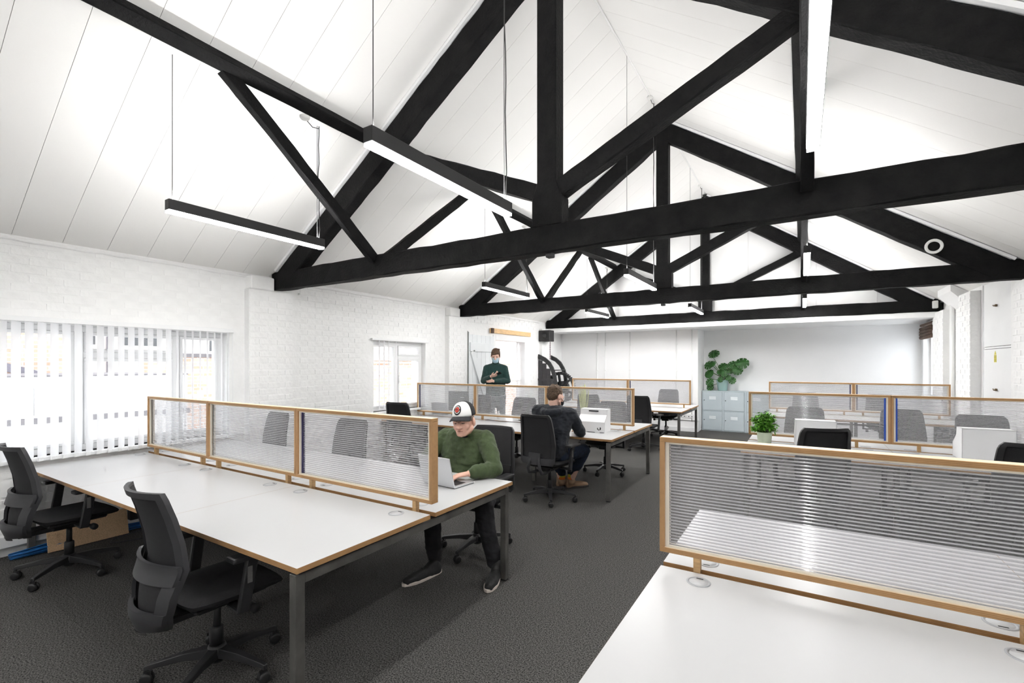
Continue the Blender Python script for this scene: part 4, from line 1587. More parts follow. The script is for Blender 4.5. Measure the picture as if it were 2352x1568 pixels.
# clothes
B = Body()
B.hull([(sL + V(-.03, 0, -.01), .078), (sR + V(.03, 0, -.01), .078), (V(-2.39, 3.15, 1.0), .085), (V(-2.30, 3.16, .80), .115), (V(-2.52, 3.17, .80), .115)])
B.hull([(V(-2.29, 3.18, .80), .118), (V(-2.53, 3.18, .80), .118), (V(-2.30, 3.29, .58), .125), (V(-2.50, 3.29, .58), .125), (V(-2.40, 3.12, .66), .11)])
for s_, e_, w_ in ((sL, eL, wL), (sR, eR, wR)):
    m_ = s_.lerp(e_, .55)
    B.chain([s_, m_, e_], [.078, .068, .058])
    B.chain([e_, e_.lerp(w_, .55), w_.lerp(e_, .12)], [.058, .055, .040])
    for q in (.62, .74):
        c = e_.lerp(w_, q)
        B.ell(c, (.047, .047, .047))
for e_, w_ in ((eL, wL), (eR, wR)):
    d_ = (w_ - e_).normalized()
    for q, rr in ((.30, .056), (.50, .055), (.66, .053), (.80, .047)):
        c = e_.lerp(w_, q)
        ax = d_.cross(V(0, 0, 1)).normalized()
        for k in range(7):
            t0, t1 = -1.1 + k * .52, -1.1 + (k + 1) * .52
            f = lambda t: c + ax * (rr * math.cos(t)) + V(0, 0, 1) * (rr * math.sin(t)) + d_ * (.012 * math.sin(t * 2 + q * 9))
            B.cap(f(t0), f(t1), .008, .008)
sw = B.skin('sweatshirt', 'sweat_green', .008, 4, .5, .010, 15, og1, man1)
B = Body()
cl = V(-2.365, 3.105, 1.058)
n1 = (hT @ V(0, .03, -.05) - V(-2.40, 3.17, .98)).normalized()
for k in range(16):
    a = 2 * PI * k / 16
    a2 = 2 * PI * (k + 1) / 16
    ex = n1.cross(V(0, 1, 0)).normalized()
    ey = ex.cross(n1)
    B.cap(cl + (ex * math.cos(a) + ey * math.sin(a)) * .064, cl + (ex * math.cos(a2) + ey * math.sin(a2)) * .064, .011, .011)
B.skin('collar', 'tee_black', .005, 3, .5, 0, 10, og1, man1)
B = Body()
B.hull([(hipL, .115), (hipR, .115), (V(-2.40, 3.28, .56), .11)])
for h_, k_, a_ in ((hipL, kL, aL), (hipR, kR, aR)):
    B.chain([h_, h_.lerp(k_, .5), k_], [.098, .088, .074])
    B.chain([k_, k_.lerp(a_, .45), a_ + V(0, 0, .07), a_ + V(0, .01, .0)], [.074, .066, .060, .050])
    B.ell(a_ + V(0, 0, .10), (.068, .068, .024))
B.skin('jeans', 'jeans_black', .009, 4, .5, .007, 16, og1, man1)
shoe('shoe', (-1.965, 3.01, 0), (-1.875, 2.715, 0), man1, og1, 'shoe_black', 'shoe_sole')
shoe('shoe', (-2.365, 2.80, 0), (-2.445, 2.475, 0), man1, og1, 'shoe_black', 'shoe_sole')
# cap: white front, black rear, curved peak, round patch
def dome(a0, a1, top=.158, base=.050, tilt=0):
    def fn(u, v):
        a = a0 + (a1 - a0) * u
        th = v * PI / 2
        r = math.cos(th) ** .72
        return (.086 * r * math.sin(a), .018 - .108 * r * math.cos(a), base + (top - base) * math.sin(th) ** .9)
    return fn
cp = shell_part(hT, og1, 'cap', 'cap_white', man1, dome(-R(70), R(70)), 24, 12, thick=.004)
cp['label'] = 'white front of the cap'
shell_part(hT, og1, 'cap_back', 'cap_black', cp, dome(R(70), R(290)), 26, 12, thick=.004)
def peak(u, v):
    a = -R(68) + R(136) * u
    r0 = 1.0
    ext = .070 * v * (math.cos(a) ** .55 if math.cos(a) > 0 else 0)
    return ((.087 + ext * .12) * math.sin(a), .018 - (.108) * math.cos(a) - ext, .056 - .012 * v * v - .014 * abs(math.sin(a)) ** 2 * (1 + v) - .006 * v)
shell_part(hT, og1, 'cap_peak', 'cap_black', cp, peak, 20, 6, thick=.004)
def patch_fn(rad0, rad1, lift):
    f = dome(-R(70), R(70))
    def fn(u, v):
        a = 2 * PI * u
        r = rad0 + (rad1 - rad0) * v
        uu = .455 + 1.25 * r * math.cos(a) / R(140) / .105
        vv = .36 + r * math.sin(a) / .135
        p = Vector(f(uu, vv))
        c = Vector((0, .018, .06))
        return p + (p - c).normalized() * lift
    return fn
shell_part(hT, og1, 'cap_patch', 'ink', cp, patch_fn(.0, .036, .0055), 28, 5)
def arc_fn(a0, a1, r0, r1, lift):
    g = patch_fn(0, 1, lift)
    return lambda u, v: g((a0 + (a1 - a0) * u) / 360.0, r0 + (r1 - r0) * v)
shell_part(hT, og1, 'patch_band', 'cap_white', cp, arc_fn(200, 340, .0225, .0260, .0063), 18, 1)
for k in range(8):
    a = 158 - k * 19.5
    shell_part(hT, og1, 'patch_letter', 'cap_white', cp, arc_fn(a, a - 11, .0205, .0268, .0063), 2, 1)
    if k % 2:
        shell_part(hT, og1, 'patch_letter', 'ink', cp, arc_fn(a - 4, a - 7, .0205, .0240, .0068), 1, 1)
shell_part(hT, og1, 'patch_badge', 'patch_red', cp, patch_fn(.006, .0180, .0066), 24, 3)
# side hair
B = Body()
for sx in (-1, 1):
    B.ell((sx * .071, .012, .030), (.010, .034, .030), hT)
B.ell((0, .075, .0), (.055, .030, .045), hT)
B.skin('hair', 'hair_stubble', .006, 3, .5, .001, 60, og1, man1)

# laptop
lp = empty('laptop', (-2.205, 2.70, DZ))
lp.rotation_euler = (0, 0, R(-4))
tag(lp, 'open silver laptop in front of the capped man', 'laptop')
MB().box(-.155, .155, -.105, .11, .004, .016).build('base', 'ali', lp, bevel=.004, seg=2)
MB().box(-.135, .135, -.07, .035, .0155, .0168).build('keyboard', 'laptop_dark', lp)
MB().box(-.15, .15, -.10, .105, 0, .004).build('feet', 'laptop_dark', lp)
ld = MB().box(-.155, .155, -.0035, .0035, 0, .215).build('lid', 'ali', lp, bevel=.003, seg=2, loc=(0, -.108, .012))
ld.rotation_euler = (R(14), 0, 0)
MB().box(-.147, .147, .0036, .0042, .012, .207).build('screen', 'laptop_dark', ld)
MB().lathe([(.013, 0), (.013, .0006)], 16, T=Matrix.Translation((-.0, -.0036, .115)) @ Matrix.Rotation(R(90), 4, 'X')).build('lid_emblem', 'locker_metal', ld)

# ---- man in the dark hoodie, seen from behind
og2 = V(-2.54, 5.0, 0)
hT2 = head_T((-2.535, 5.14, 1.205), 158, 16, 4)
sL, sR = V(-2.765, 5.11, 1.035), V(-2.335, 5.13, 1.005)
eL, eR = V(-2.83, 5.24, .80), V(-2.245, 5.225, .79)
wL, wR = V(-2.66, 5.46, .77), V(-2.40, 5.45, .77)
hipL, hipR = V(-2.65, 5.02, .55), V(-2.44, 5.02, .55)
kL, kR = V(-2.76, 5.46, .52), V(-2.31, 5.47, .53)
aL, aR = V(-2.64, 5.52, .10), V(-2.53, 5.58, .11)
B = Body()
add_head(B, hT2)
B.chain([hT2 @ V(0, .03, -.05), V(-2.55, 5.09, 1.08), V(-2.55, 5.07, .98)], [.056, .060, .07])
B.chain([V(-2.55, 5.07, .98), V(-2.55, 5.04, .78), V(-2.545, 5.02, .58)], [.09, .09, .10])
for s_, e_, w_, sg in ((sL, eL, wL, 1), (sR, eR, wR, -1)):
    B.chain([V(-2.55, 5.07, .98), s_, e_, w_], [.05, .045, .035, .027])
    add_hand(B, w_, (.35 * sg, .93, 0), (0, 0, 1), (.93 * sg, -.35, 0), .4)
for h_, k_, a_ in ((hipL, kL, aL), (hipR, kR, aR)):
    B.chain([V(-2.545, 5.02, .57), h_, k_, a_], [.08, .07, .05, .036])
man2 = B.skin('person', 'skin_pale', .0052, 3, .45, 0, 10, og2)
tag(man2, 'man in a dark hoodie sitting with his back turned, tan boots', 'person')
face_bits(hT2, man2, og2)
B = Body()
B.ell((0, .032, .058), (.086, .100, .088), hT2)
B.ell((0, .062, .010), (.078, .062, .075), hT2)
for k in range(26):
    a, b = random.uniform(0, 2 * PI), random.uniform(.1, 1.2)
    B.ell((.070 * math.sin(a) * math.cos(b), .035 + .082 * math.cos(a) * math.cos(b), .06 + .078 * math.sin(b)), (.020, .022, .017), hT2)
B.skin('hair', 'hair_grey', .006, 2, .5, .004, 60, og2, man2)
B = Body()
B.hull([(sL, .080), (sR, .080), (V(-2.55, 5.06, 1.03), .085), (V(-2.66, 5.05, .82), .115), (V(-2.44, 5.05, .82), .115)])
B.hull([(V(-2.66, 5.05, .82), .118), (V(-2.44, 5.05, .82), .118), (V(-2.65, 5.0, .58), .125), (V(-2.45, 5.0, .58), .125), (V(-2.55, 5.10, .66), .12)])
for s_, e_, w_ in ((sL, eL, wL), (sR, eR, wR)):
    B.chain([s_, s_.lerp(e_, .55), e_], [.080, .070, .060])
    B.chain([e_, e_.lerp(w_, .55), w_.lerp(e_, .1)], [.060, .055, .040])
hd = B.skin('hoodie', 'hoodie_navy', .009, 4, .5, .011, 15, og2, man2)
B = Body()
hc = V(-2.545, 5.03, 1.055)
for k in range(14):
    a, a2 = PI * .88 + 2 * PI * k / 14, PI * .88 + 2 * PI * (k + 1) / 14
    f = lambda q: hc + V(.115 * math.cos(q), .085 * math.sin(q) + .03, .030 * math.sin(q))
    r = .034 + .016 * max(0, -math.sin(a))
    B.cap(f(a), f(a2), r, r)
B.hull([(hc + V(-.07, -.05, -.02), .03), (hc + V(.07, -.05, -.02), .03), (hc + V(0, -.07, -.09), .03)])
B.skin('hood', 'hoodie_navy', .008, 5, .5, .006, 16, og2, man2)
B = Body()
B.hull([(hipL, .118), (hipR, .118), (V(-2.545, 5.05, .58), .11)])
for h_, k_, a_ in ((hipL, kL, aL), (hipR, kR, aR)):
    B.chain([h_, h_.lerp(k_, .5), k_], [.100, .092, .078])
    B.chain([k_, k_.lerp(a_, .45), a_ + V(0, 0, .10)], [.078, .066, .056])
B.skin('jeans', 'jeans_blue', .009, 4, .5, .006, 16, og2, man2)
shoe('boot', (-2.60, 5.55, 0), (-2.385, 5.78, 0), man2, og2, 'boot_tan', 'boot_sole', .085, lace=False, boot=True)
shoe('boot', (-2.70, 5.50, 0), (-2.60, 5.80, 0), man2, og2, 'boot_tan', 'boot_sole', .085, lace=False, boot=True)
for a_ in (aR, aL):
    for z0_, z1_, m_ in ((.06, .122, 'boot_tan'), (.122, .150, 'sock_orange'), (.150, .215, 'sock_yellow')):
        sk = MB()
        sk.lathe([(.046, z0_), (.047, z1_)], 16, V(a_.x, a_.y, 0) - V(og2.x, og2.y, 0))
        sk.build('boot_shaft' if m_ == 'boot_tan' else 'sock', m_, man2)
M2 = Matrix.Translation(-og2) @ hT2
for sx in (-1, 1):
    MB().tube([M2 @ V(sx * .082, .02, .01), M2 @ V(sx * .078, -.03, -.02), M2 @ V(sx * .06, -.075, -.035)], .003, 5).build('mask_strap', 'mask_black', man2)
B = Body()
B.ell((0, -.062, -.05), (.062, .062, .056), hT2)
B.skin('face_mask', 'mask_black', .006, 3, .5, 0, 10, og2, man2)

# ---- standing man with a mask looking at his phone
og3 = V(-5.06, 7.62, 0)
PT = Matrix.Translation(og3) @ Matrix.Rotation(R(33), 4, 'Z')
def q(x, y, z):
    return PT @ V(x, y, z)
hT3 = PT @ head_T((.0, -.045, 1.765), -4, 20, 2)
sL, sR = q(.170, .0, 1.525), q(-.170, .0, 1.525)
eL, eR = q(.232, -.07, 1.285), q(-.232, -.07, 1.285)
wR = q(-.085, -.26, 1.375)
wL = q(-.04, -.225, 1.285)
B = Body()
add_head(B, hT3)
B.chain([hT3 @ V(0, .03, -.05), q(0, .015, 1.63), q(0, .02, 1.5)], [.056, .060, .08])
B.chain([q(0, .02, 1.5), q(0, .02, 1.25), q(0, .02, 1.0)], [.09, .09, .10])
for s_, e_, w_ in ((sL, eL, wL), (sR, eR, wR)):
    B.chain([q(0, .02, 1.5), s_, e_, w_], [.05, .045, .036, .028])
fw = PT.to_3x3() @ V(.78, -.45, .25)
upv = PT.to_3x3() @ V(-.10, -.35, -.93)
sdv = PT.to_3x3() @ V(-.3, -.75, .55)
add_hand(B, wR, fw, upv, sdv, .75, 1.08)
add_hand(B, wL, PT.to_3x3() @ V(-.95, .1, .1), PT.to_3x3() @ V(0, -1, 0), PT.to_3x3() @ V(0, 0, 1), .5)
for sx in (-1, 1):
    B.chain([q(0, .02, 1.0), q(sx * .10, .02, .95), q(sx * .11, 0, .52), q(sx * .12, .03, .10)], [.09, .08, .05, .04])
    B.cap(q(sx * .12, .03, .08), q(sx * .13, -.10, .04), .035, .026)
man3 = B.skin('person', 'skin_pale', .0052, 3, .45, 0, 10, og3)
tag(man3, 'standing man in a dark green jumper and face mask looking at his phone', 'person')
face_bits(hT3, man3, og3, True, False)
B = Body()
B.ell((0, .030, .060), (.086, .102, .090), hT3)
B.ell((0, .062, .005), (.078, .060, .082), hT3)
for sx in (-1, 1):
    B.ell((sx * .075, .008, .035), (.015, .045, .050), hT3)
for k in range(11):
    u = -1 + 2 * k / 10
    B.cap(hT3 @ V(u * .045 + .02, -.02, .142), hT3 @ V(u * .062 - .006, -.088 + .030 * u * u, .066 + .014 * u), .020, .013)
B.skin('hair', 'hair_brown', .006, 3, .5, .003, 50, og3, man3)
# surgical mask
def mk(u, v):
    a = R(-72) + R(144) * u
    z = -.012 - .098 * v
    bul = .012 * math.sin(v * PI)
    jaw = 1 - .28 * v
    pleat = .0022 * math.sin(v * 6 * PI)
    return ((.076 * jaw) * math.sin(a) * 1.02, -.012 - (.094 * (1 - .10 * v) + bul + pleat) * math.cos(a) - .004, z)
shell_part(hT3, og3, 'face_mask', 'mask_blue', man3, mk, 22, 16, thick=.002)
M3 = Matrix.Translation(-og3) @ hT3
for sx in (-1, 1):
    MB().tube([M3 @ V(sx * .074, -.04, -.018), M3 @ V(sx * .083, .015, -.005), M3 @ V(sx * .070, -.03, -.085)], .0018, 5).build('mask_strap', 'paper_white', man3)
B = Body()
B.hull([(sL, .072), (sR, .072), (q(0, .02, 1.57), .075), (q(.08, -.0, 1.30), .112), (q(-.08, -.0, 1.30), .112)])
B.hull([(q(.08, .0, 1.30), .113), (q(-.08, .0, 1.30), .113), (q(.08, .02, 1.0), .115), (q(-.08, .02, 1.0), .115)])
for s_, e_, w_ in ((sL, eL, wL), (sR, eR, wR)):
    B.chain([s_, s_.lerp(e_, .5), e_], [.074, .066, .060])
    B.chain([e_, e_.lerp(w_, .55), w_.lerp(e_, .12)], [.060, .054, .042])
B.chain([q(0, .02, 1.60), hT3 @ V(0, .035, -.095)], [.074, .066])
B.skin('jumper', 'teal_knit', .009, 5, .5, .005, 13, og3, man3)
B = Body()
B.hull([(q(.09, .02, .98), .118), (q(-.09, .02, .98), .118), (q(0, .02, .88), .12)])
for sx in (-1, 1):
    B.chain([q(sx * .10, .02, .92), q(sx * .11, 0, .52), q(sx * .12, .02, .10)], [.098, .078, .062])
B.skin('trousers', 'trouser_grey', .009, 4, .5, .005, 14, og3, man3)
for sx in (-1, 1):
    h_, t_ = q(sx * .12, .07, 0), q(sx * .15, -.22, 0)
    shoe('shoe', (h_.x, h_.y, 0), (t_.x, t_.y, 0), man3, og3, 'shoe_black', 'shoe_black')
ph = MB().box(-.037, .037, -.076, .076, -.004, .004).build('phone', 'phone', None, bevel=.003)
_yl = V(.90, -.30, .30).normalized()
_zl = V(-.15, .55, .82)
_xl = _yl.cross(_zl).normalized()
_zl = _xl.cross(_yl)
ph.matrix_world = Matrix.Translation(q(.035, -.315, 1.425)) @ PT.to_3x3().to_4x4() @ Matrix((_xl, _yl, _zl)).transposed().to_4x4()
tag(ph, 'black smartphone held by the standing man', 'phone')

# ------------------------------------------------------------------ things on the desks
def carton(x, y, rz, label, grp='white archive cartons'):
    t = empty('carton', (x, y, DZ), R(rz))
    tag(t, label, 'carton', grp)
    w, d, h, hf = .36, .25, .29, .135
    th = .004
    # sides with sloping shoulder
    prof = [(-d / 2, 0), (d / 2, 0), (d / 2, h), (-d / 2 + .11, h), (-d / 2 + .10, h - .07), (-d / 2, hf)]
    for sx in (-1, 1):
        MB().prism(prof, 'x', sx * w / 2 - (th if sx > 0 else 0), sx * w / 2 + (0 if sx > 0 else th)).build('side_panel', 'card_white', t)
    MB().box(-w / 2, w / 2, -d / 2, -d / 2 + th, .006, hf).build('front_panel', 'card_white', t)
    for a, b in ((-.17, -.115), (-.05, .05), (.115, .17)):
        MB().box(a, b, -d / 2 - .001, -d / 2 + .002, 0, .007).build('base_slot', 'dark_gap', t)
    MB().box(-w / 2, w / 2, -d / 2, d / 2, .001, .005).build('bottom', 'card_white', t)
    bk = MB()
    bk.box(-w / 2, w / 2, d / 2 - th, d / 2, 0, h)
    bk.build('back_panel', 'card_white', t)
    lid = MB()
    lid.add([(-w / 2, -d / 2, hf), (w / 2, -d / 2, hf), (w / 2, -d / 2 + .10, h - .07), (-w / 2, -d / 2 + .10, h - .07), (w / 2, -d / 2 + .11, h), (-w / 2, -d / 2 + .11, h), (w / 2, d / 2, h), (-w / 2, d / 2, h)],
            [(0, 1, 2, 3), (3, 2, 4, 5), (5, 4, 6, 7)])
    l = lid.build('lid', 'card_white', t)
    so = l.modifiers.new('solid', 'SOLIDIFY')
    so.thickness = .004
    MB().box(-.065, .065, -d / 2 + .098, -d / 2 + .112, h - .032, h - .018).build('hand_slot', 'dark_gap', t)
    lg = MB()
    f = Matrix.Translation((.105, -d / 2 - .0006, .055)) @ Matrix.Rotation(R(90), 4, 'X')
    def arc(a0, a1, r0, r1, n=10):
        vs = [(r * math.cos(R(a0 + (a1 - a0) * k / n)), r * math.sin(R(a0 + (a1 - a0) * k / n)), 0) for r in (r0, r1) for k in range(n + 1)]
        fs = [(k, k + 1, n + 2 + k, n + 1 + k) for k in range(n)]
        lg.add(vs, fs, 0, False, f)
    arc(160, 285, .015, .025)
    arc(-58, 42, .012, .027)
    o = lg.build('printed_mark', 'ink', t)
    return t
carton(-2.31, 5.81, 3, 'white carton with a round black mark beside the hooded man')
carton(1.42, 5.93, 183, 'white carton on the right desk behind the edge chair')
carton(.12, 5.90, 184, 'white carton half hidden behind the large chair back')

def leaf_mesh(mb, base, tip, width, normal, mi=0, droop=.12, n=5):
    b, t = Vector(base), Vector(tip)
    d = t - b
    L = d.length
    d.normalize()
    nrm = Vector(normal)
    s = d.cross(nrm)
    if s.length < 1e-4:
        s = d.cross(Vector((1, 0, 0)))
    s.normalize()
    nrm = s.cross(d).normalized()
    vs, fs = [], []
    for i in range(n + 1):
        u = i / n
        w = width * math.sin(PI * min(1, u * .93 + .05)) ** .8 * (1 - .25 * u)
        c = b + d * (L * u) - nrm * (droop * L * u * u)
        vs += [c - s * w + nrm * (w * .25), c, c + s * w + nrm * (w * .25)]
    for i in range(n):
        a = i * 3
        fs += [(a, a + 1, a + 4, a + 3), (a + 1, a + 2, a + 5, a + 4)]
    mb.add(vs, fs, mi, True)

# small bushy plant on the right desk
bp_ = empty('potted_plant', (-.347, 5.895, DZ))
tag(bp_, 'small bushy green plant in a pale green pot on the right desk', 'plant')
MB().lathe([(.060, 0), (.066, .01), (.076, .12), (.076, .125), (.068, .125), (.066, .105)], 24).build('pot', 'pot_green', bp_)
MB().lathe([(.066, .09), (.064, .107)], 20).build('soil', 'soil', bp_)
rnd = random.Random(21)
lf_, stm = MB(), MB()
for k in range(80):
    a, e = rnd.uniform(0, 2 * PI), rnd.uniform(.02, 1.0)
    r = .158 * math.sqrt(e) * rnd.uniform(.75, 1.08)
    zt = .375 - .20 * e * rnd.uniform(.6, 1.25) + rnd.uniform(-.05, .02)
    tip = V(r * math.cos(a), r * math.sin(a), zt)
    b0 = V(rnd.uniform(-.03, .03), rnd.uniform(-.03, .03), .105)
    stm.tube([b0, b0.lerp(tip, .5) + V(0, 0, .02), tip], .002, 4)
    for j in range(11):
        u = rnd.uniform(.45, 1.02)
        c = b0.lerp(tip, u)
        dv = V(rnd.gauss(0, 1), rnd.gauss(0, 1), rnd.gauss(.15, .7)).normalized()
        leaf_mesh(lf_, c, c + dv * rnd.uniform(.030, .052), rnd.uniform(.008, .013), V(rnd.gauss(0, .5), rnd.gauss(0, .5), 1), 0, .2, 3)
stuff(lf_.build('foliage', 'leaf_mid', bp_))
stm.build('stems', 'stem', bp_)

# swiss cheese plant on the lockers
LKZ = .965
mp = empty('monstera_plant', (-1.635, 12.44, LKZ))
tag(mp, 'monstera with split leaves in a blue-green pot on the lockers', 'plant')
MB().lathe([(.098, 0), (.105, .012), (.140, .255), (.140, .262), (.130, .262), (.126, .235)], 28).build('pot', 'pot_blue', mp)
MB().lathe([(.124, .20), (.122, .238)], 20).build('soil', 'soil', mp)
def monstera_leaf(size):
    mb = MB()
    # heart outline with deep side slits, midrib along +x
    n = 5
    for sg in (-1, 1):
        def rim(a):
            ang = R(168) * (1 - a) + R(3)
            r = size * (.50 + .13 * math.cos(ang) + .03 * math.sin(ang))
            return V(.34 * size + r * math.cos(ang) * .95, sg * r * math.sin(ang) * .92, 0)
        def mid(a):
            return V(size * (-.02 + .92 * a), sg * .002, 0)
        bend = lambda v: V(v.x, v.y, -.45 * (abs(v.y) ** 2) / size - .25 * (v.x ** 2) / size + .03 * size)
        for k in range(n):
            a0, a1 = k / n, (k + 1) / n
            b0, b1 = (k + .09) / n, (k + .91) / n
            if k == n - 1:
                b1 = 1.0
            p0, p1 = mid(a0), mid(a1)
            i0, i1 = p0.lerp(rim(a0), .42), p1.lerp(rim(a1), .42)
            r0, r1, rm = rim(b0), rim(b1), rim((a0 + a1) / 2) * 1.02
            m0, m1 = i0.lerp(r0, .5).lerp(i0.lerp(rm, .5), .12), i1.lerp(r1, .5).lerp(i1.lerp(rm, .5), .12)
            vs = [bend(x) for x in (p0, p1, i1, i0, m1, m0, r1, rm, r0)]
            fs = [(0, 1, 2, 3), (3, 2, 4, 5), (5, 4, 6, 7), (5, 7, 8)]
            mb.add(vs, fs if sg > 0 else [f[::-1] for f in fs], 0, True)
    return mb.mesh('leaf', 'leaf_dark', flip=False)
ml = monstera_leaf(.30)
spots = [(-.20, -.02, .80, .9, 30, 100), (-.32, -.04, .60, .85, 30, 160), (-.16, -.10, .62, .62, 30, 150), (-.30, .05, .42, .8, 55, 180), (-.42, -.04, .44, .72, 60, 200), (-.34, -.10, .28, .7, 60, 230),
         (-.05, -.06, .52, .75, 35, 60), (.05, -.12, .50, .6, 40, 280), (.14, -.02, .58, .8, 30, 40), (.30, -.04, .66, 1.0, 45, 10), (.24, -.06, .54, .8, 60, 340), (.16, -.10, .30, .6, 50, 330),
         (-.20, -.08, .14, .62, 70, 220), (.02, -.08, .42, .6, 30, 90), (-.08, -.10, .40, .55, 30, 70), (.10, -.12, .38, .5, 30, 310), (.0, -.12, .34, .5, 30, 250), (.10, -.04, .46, .6, 30, 30)]
for (x, y, z, s, tl, az) in spots:
    x = max(x, -.21)
    stt = MB()
    mid = V(x * .35, y * .4, .24 + (z - .24) * .6)
    stt.tube([(x * .1, y * .1, .22), mid, (x, y, z)], .006, 6)
    so = stt.build('stalk', 'stem', mp)
    o = link('leaf', ml, mp, (x, y, z))
    o.scale = (s, s, s)
    o.rotation_euler = (R(58), R(tl * .35), 0)
    o.rotation_euler = (Matrix.Rotation(R(-12), 3, 'Z') @ Matrix.Rotation(R(62), 3, 'X') @ Matrix.Rotation(R(az), 3, 'Z')).to_euler()

# pale leafy plant behind the hooded man's screen
yp = empty('leafy_plant', (-2.80, 6.62, DZ))
tag(yp, 'pale yellow-green plant behind the screen by the hooded man\'s head', 'plant')
MB().lathe([(.05, 0), (.065, .11), (.06, .115), (.055, .10)], 18).build('pot', 'pot_white', yp)
for k in range(12):
    a = 2 * PI * k / 12 + rnd.uniform(-.2, .2)
    r = rnd.uniform(.04, .12)
    mb = MB()
    leaf_mesh(mb, (.02 * math.cos(a), .02 * math.sin(a), .09), (r * math.cos(a), r * math.sin(a), .64 - r * 1.1), .020, (math.cos(a), math.sin(a), .4), 0, .06, 6)
    mb.build('leaf', 'leaf_yellow', yp)

# odds and ends behind the second-row screens
mn = empty('monitor', (-5.06, 6.46, DZ), R(6))
tag(mn, 'dark grey monitor back behind the first screen of the second row', 'monitor')
MB().box(-.20, .20, -.02, .02, .07, .41).build('screen_shell', 'monitor_grey', mn, bevel=.006)
MB().box(-.19, .19, .02, .022, .085, .40).build('screen', 'laptop_dark', mn)
MB().box(-.03, .03, -.045, -.02, .05, .26).build('stand_neck', 'monitor_grey', mn, bevel=.004)
MB().box(-.10, .10, -.09, .09, 0, .012).build('stand_base', 'monitor_grey', mn, bevel=.004)
MB().box(.05, .12, -.0205, -.0200, .30, .308).build('badge', 'ali', mn)
l2 = empty('laptop', (-5.42, 6.40, DZ), R(18))
tag(l2, 'grey laptop lid left of the monitor behind the screen', 'laptop')
MB().box(-.15, .15, 0, .21, 0, .016).build('base', 'ali', l2, bevel=.004)
ldd = MB().box(-.15, .15, -.003, .003, 0, .20).build('lid', 'ali', l2, bevel=.003, loc=(0, 0, .014))
ldd.rotation_euler = (R(16), 0, 0)
bt = empty('spray_bottle', (-4.13, 6.30, DZ))
tag(bt, 'small white plastic bottle behind the second-row screen', 'bottle')
MB().lathe([(.022, 0), (.026, .006), (.026, .085), (.014, .10), (.012, .105)], 16).build('body', 'white_pvc', bt)
MB().lathe([(.014, .105), (.014, .128), (.010, .132)], 14).build('cap', 'white_pvc', bt)
B = Body()
for k in range(9):
    B.ell((-3.66 + rnd.uniform(-.08, .08), 6.30 + rnd.uniform(-.05, .05), DZ + .035 + rnd.uniform(0, .02)), (.06, .045, .030), None, (rnd.uniform(-.5, .5), rnd.uniform(-.5, .5), rnd.uniform(0, 3)))
cr = B.skin('crumpled_bag', 'paper_white', .006, 1, .4, .010, 28, (-3.66, 6.30, DZ))
tag(cr, 'crumpled white plastic bag behind the second-row screen', 'bag')
bx2 = MB().box(-.07, .07, -.05, .05, 0, .075).build('paper_box', 'card_white', bevel=.003)
bx2.location = (-3.32, 6.32, DZ)
tag(bx2, 'small white box left of the hooded man behind the screen', 'box')
cb = MB()
cb.tube([(-4.2 + k * .06, 6.03 + .018 * math.sin(k * .9), DZ + .004) for k in range(14)], .003, 5)
tag(cb.build('desk_cable', 'cable_dark'), 'thin dark cable lying on the middle left desk', 'cable')

# ------------------------------------------------------------------ lockers
def locker(x0, label):
    t = empty('locker', (x0 + .2385, 12.25, 0))
    tag(t, label, 'locker', 'two-tier steel lockers')
    w, d, h = .477, .35, LKZ
    bd = MB()
    bd.box(-w / 2, w / 2, .012, d, 0, h)
    bd.box(-w / 2, -w / 2 + .018, 0, .012, 0, h)
    bd.box(w / 2 - .018, w / 2, 0, .012, 0, h)
    for z in (0, h / 2 - .009, h - .018):
        bd.box(-w / 2 + .018, w / 2 - .018, 0, .012, z, z + .018)
    bd.build('body', 'locker_metal', t, bevel=.002)
    for zz in (.022, h / 2 + .013):
        dr_ = MB().box(-w / 2 + .023, w / 2 - .023, -.008, .010, zz, zz + h / 2 - .036).build('door', 'locker_metal', t, bevel=.004)
        for k in range(3):
            MB().prism([(-.013, zz + .265 + k * .026), (-.008, zz + .265 + k * .026), (-.008, zz + .281 + k * .026)], 'x', -.075, .075).build('louvre', 'locker_slot', dr_)
        MB().lathe([(.011, 0), (.011, .006)], 12, T=Matrix.Translation((-w / 2 + .05, -.008, zz + .24)) @ Matrix.Rotation(R(90), 4, 'X')).build('lock', 'dark_gap', dr_)
    return t
locker(-2.07, 'blue-grey two-door locker against the partition end, left of three')
locker(-1.593, 'blue-grey two-door locker under the monstera, middle of three')
locker(-1.116, 'blue-grey two-door locker partly behind the screen, right of three')

# wall sockets on the partition
for px, lab in ((-2.25, 'white double socket low on the partition by the far desk leg'), (-2.42, 'white double socket left of the other one on the partition')):
    s0 = empty('wall_socket', (px, YP - .012, .37))
    tag(s0, lab, 'socket')
    MB().box(-.075, .075, -.012, .012, -.045, .045).build('plate', 'socket_white', s0, bevel=.004)
    for sx in (-1, 1):
        MB().box(sx * .036 - .012, sx * .036 + .012, -.0135, -.012, -.02, .0).build('socket_hole', 'dark_gap', s0)
tr = MB().box(-2.75, -2.06, YP - .02, YP, .27, .305).build('wall_trunking', 'white_pvc', bevel=.003)
tag(tr, 'white cable trunking below the sockets', 'trunking')

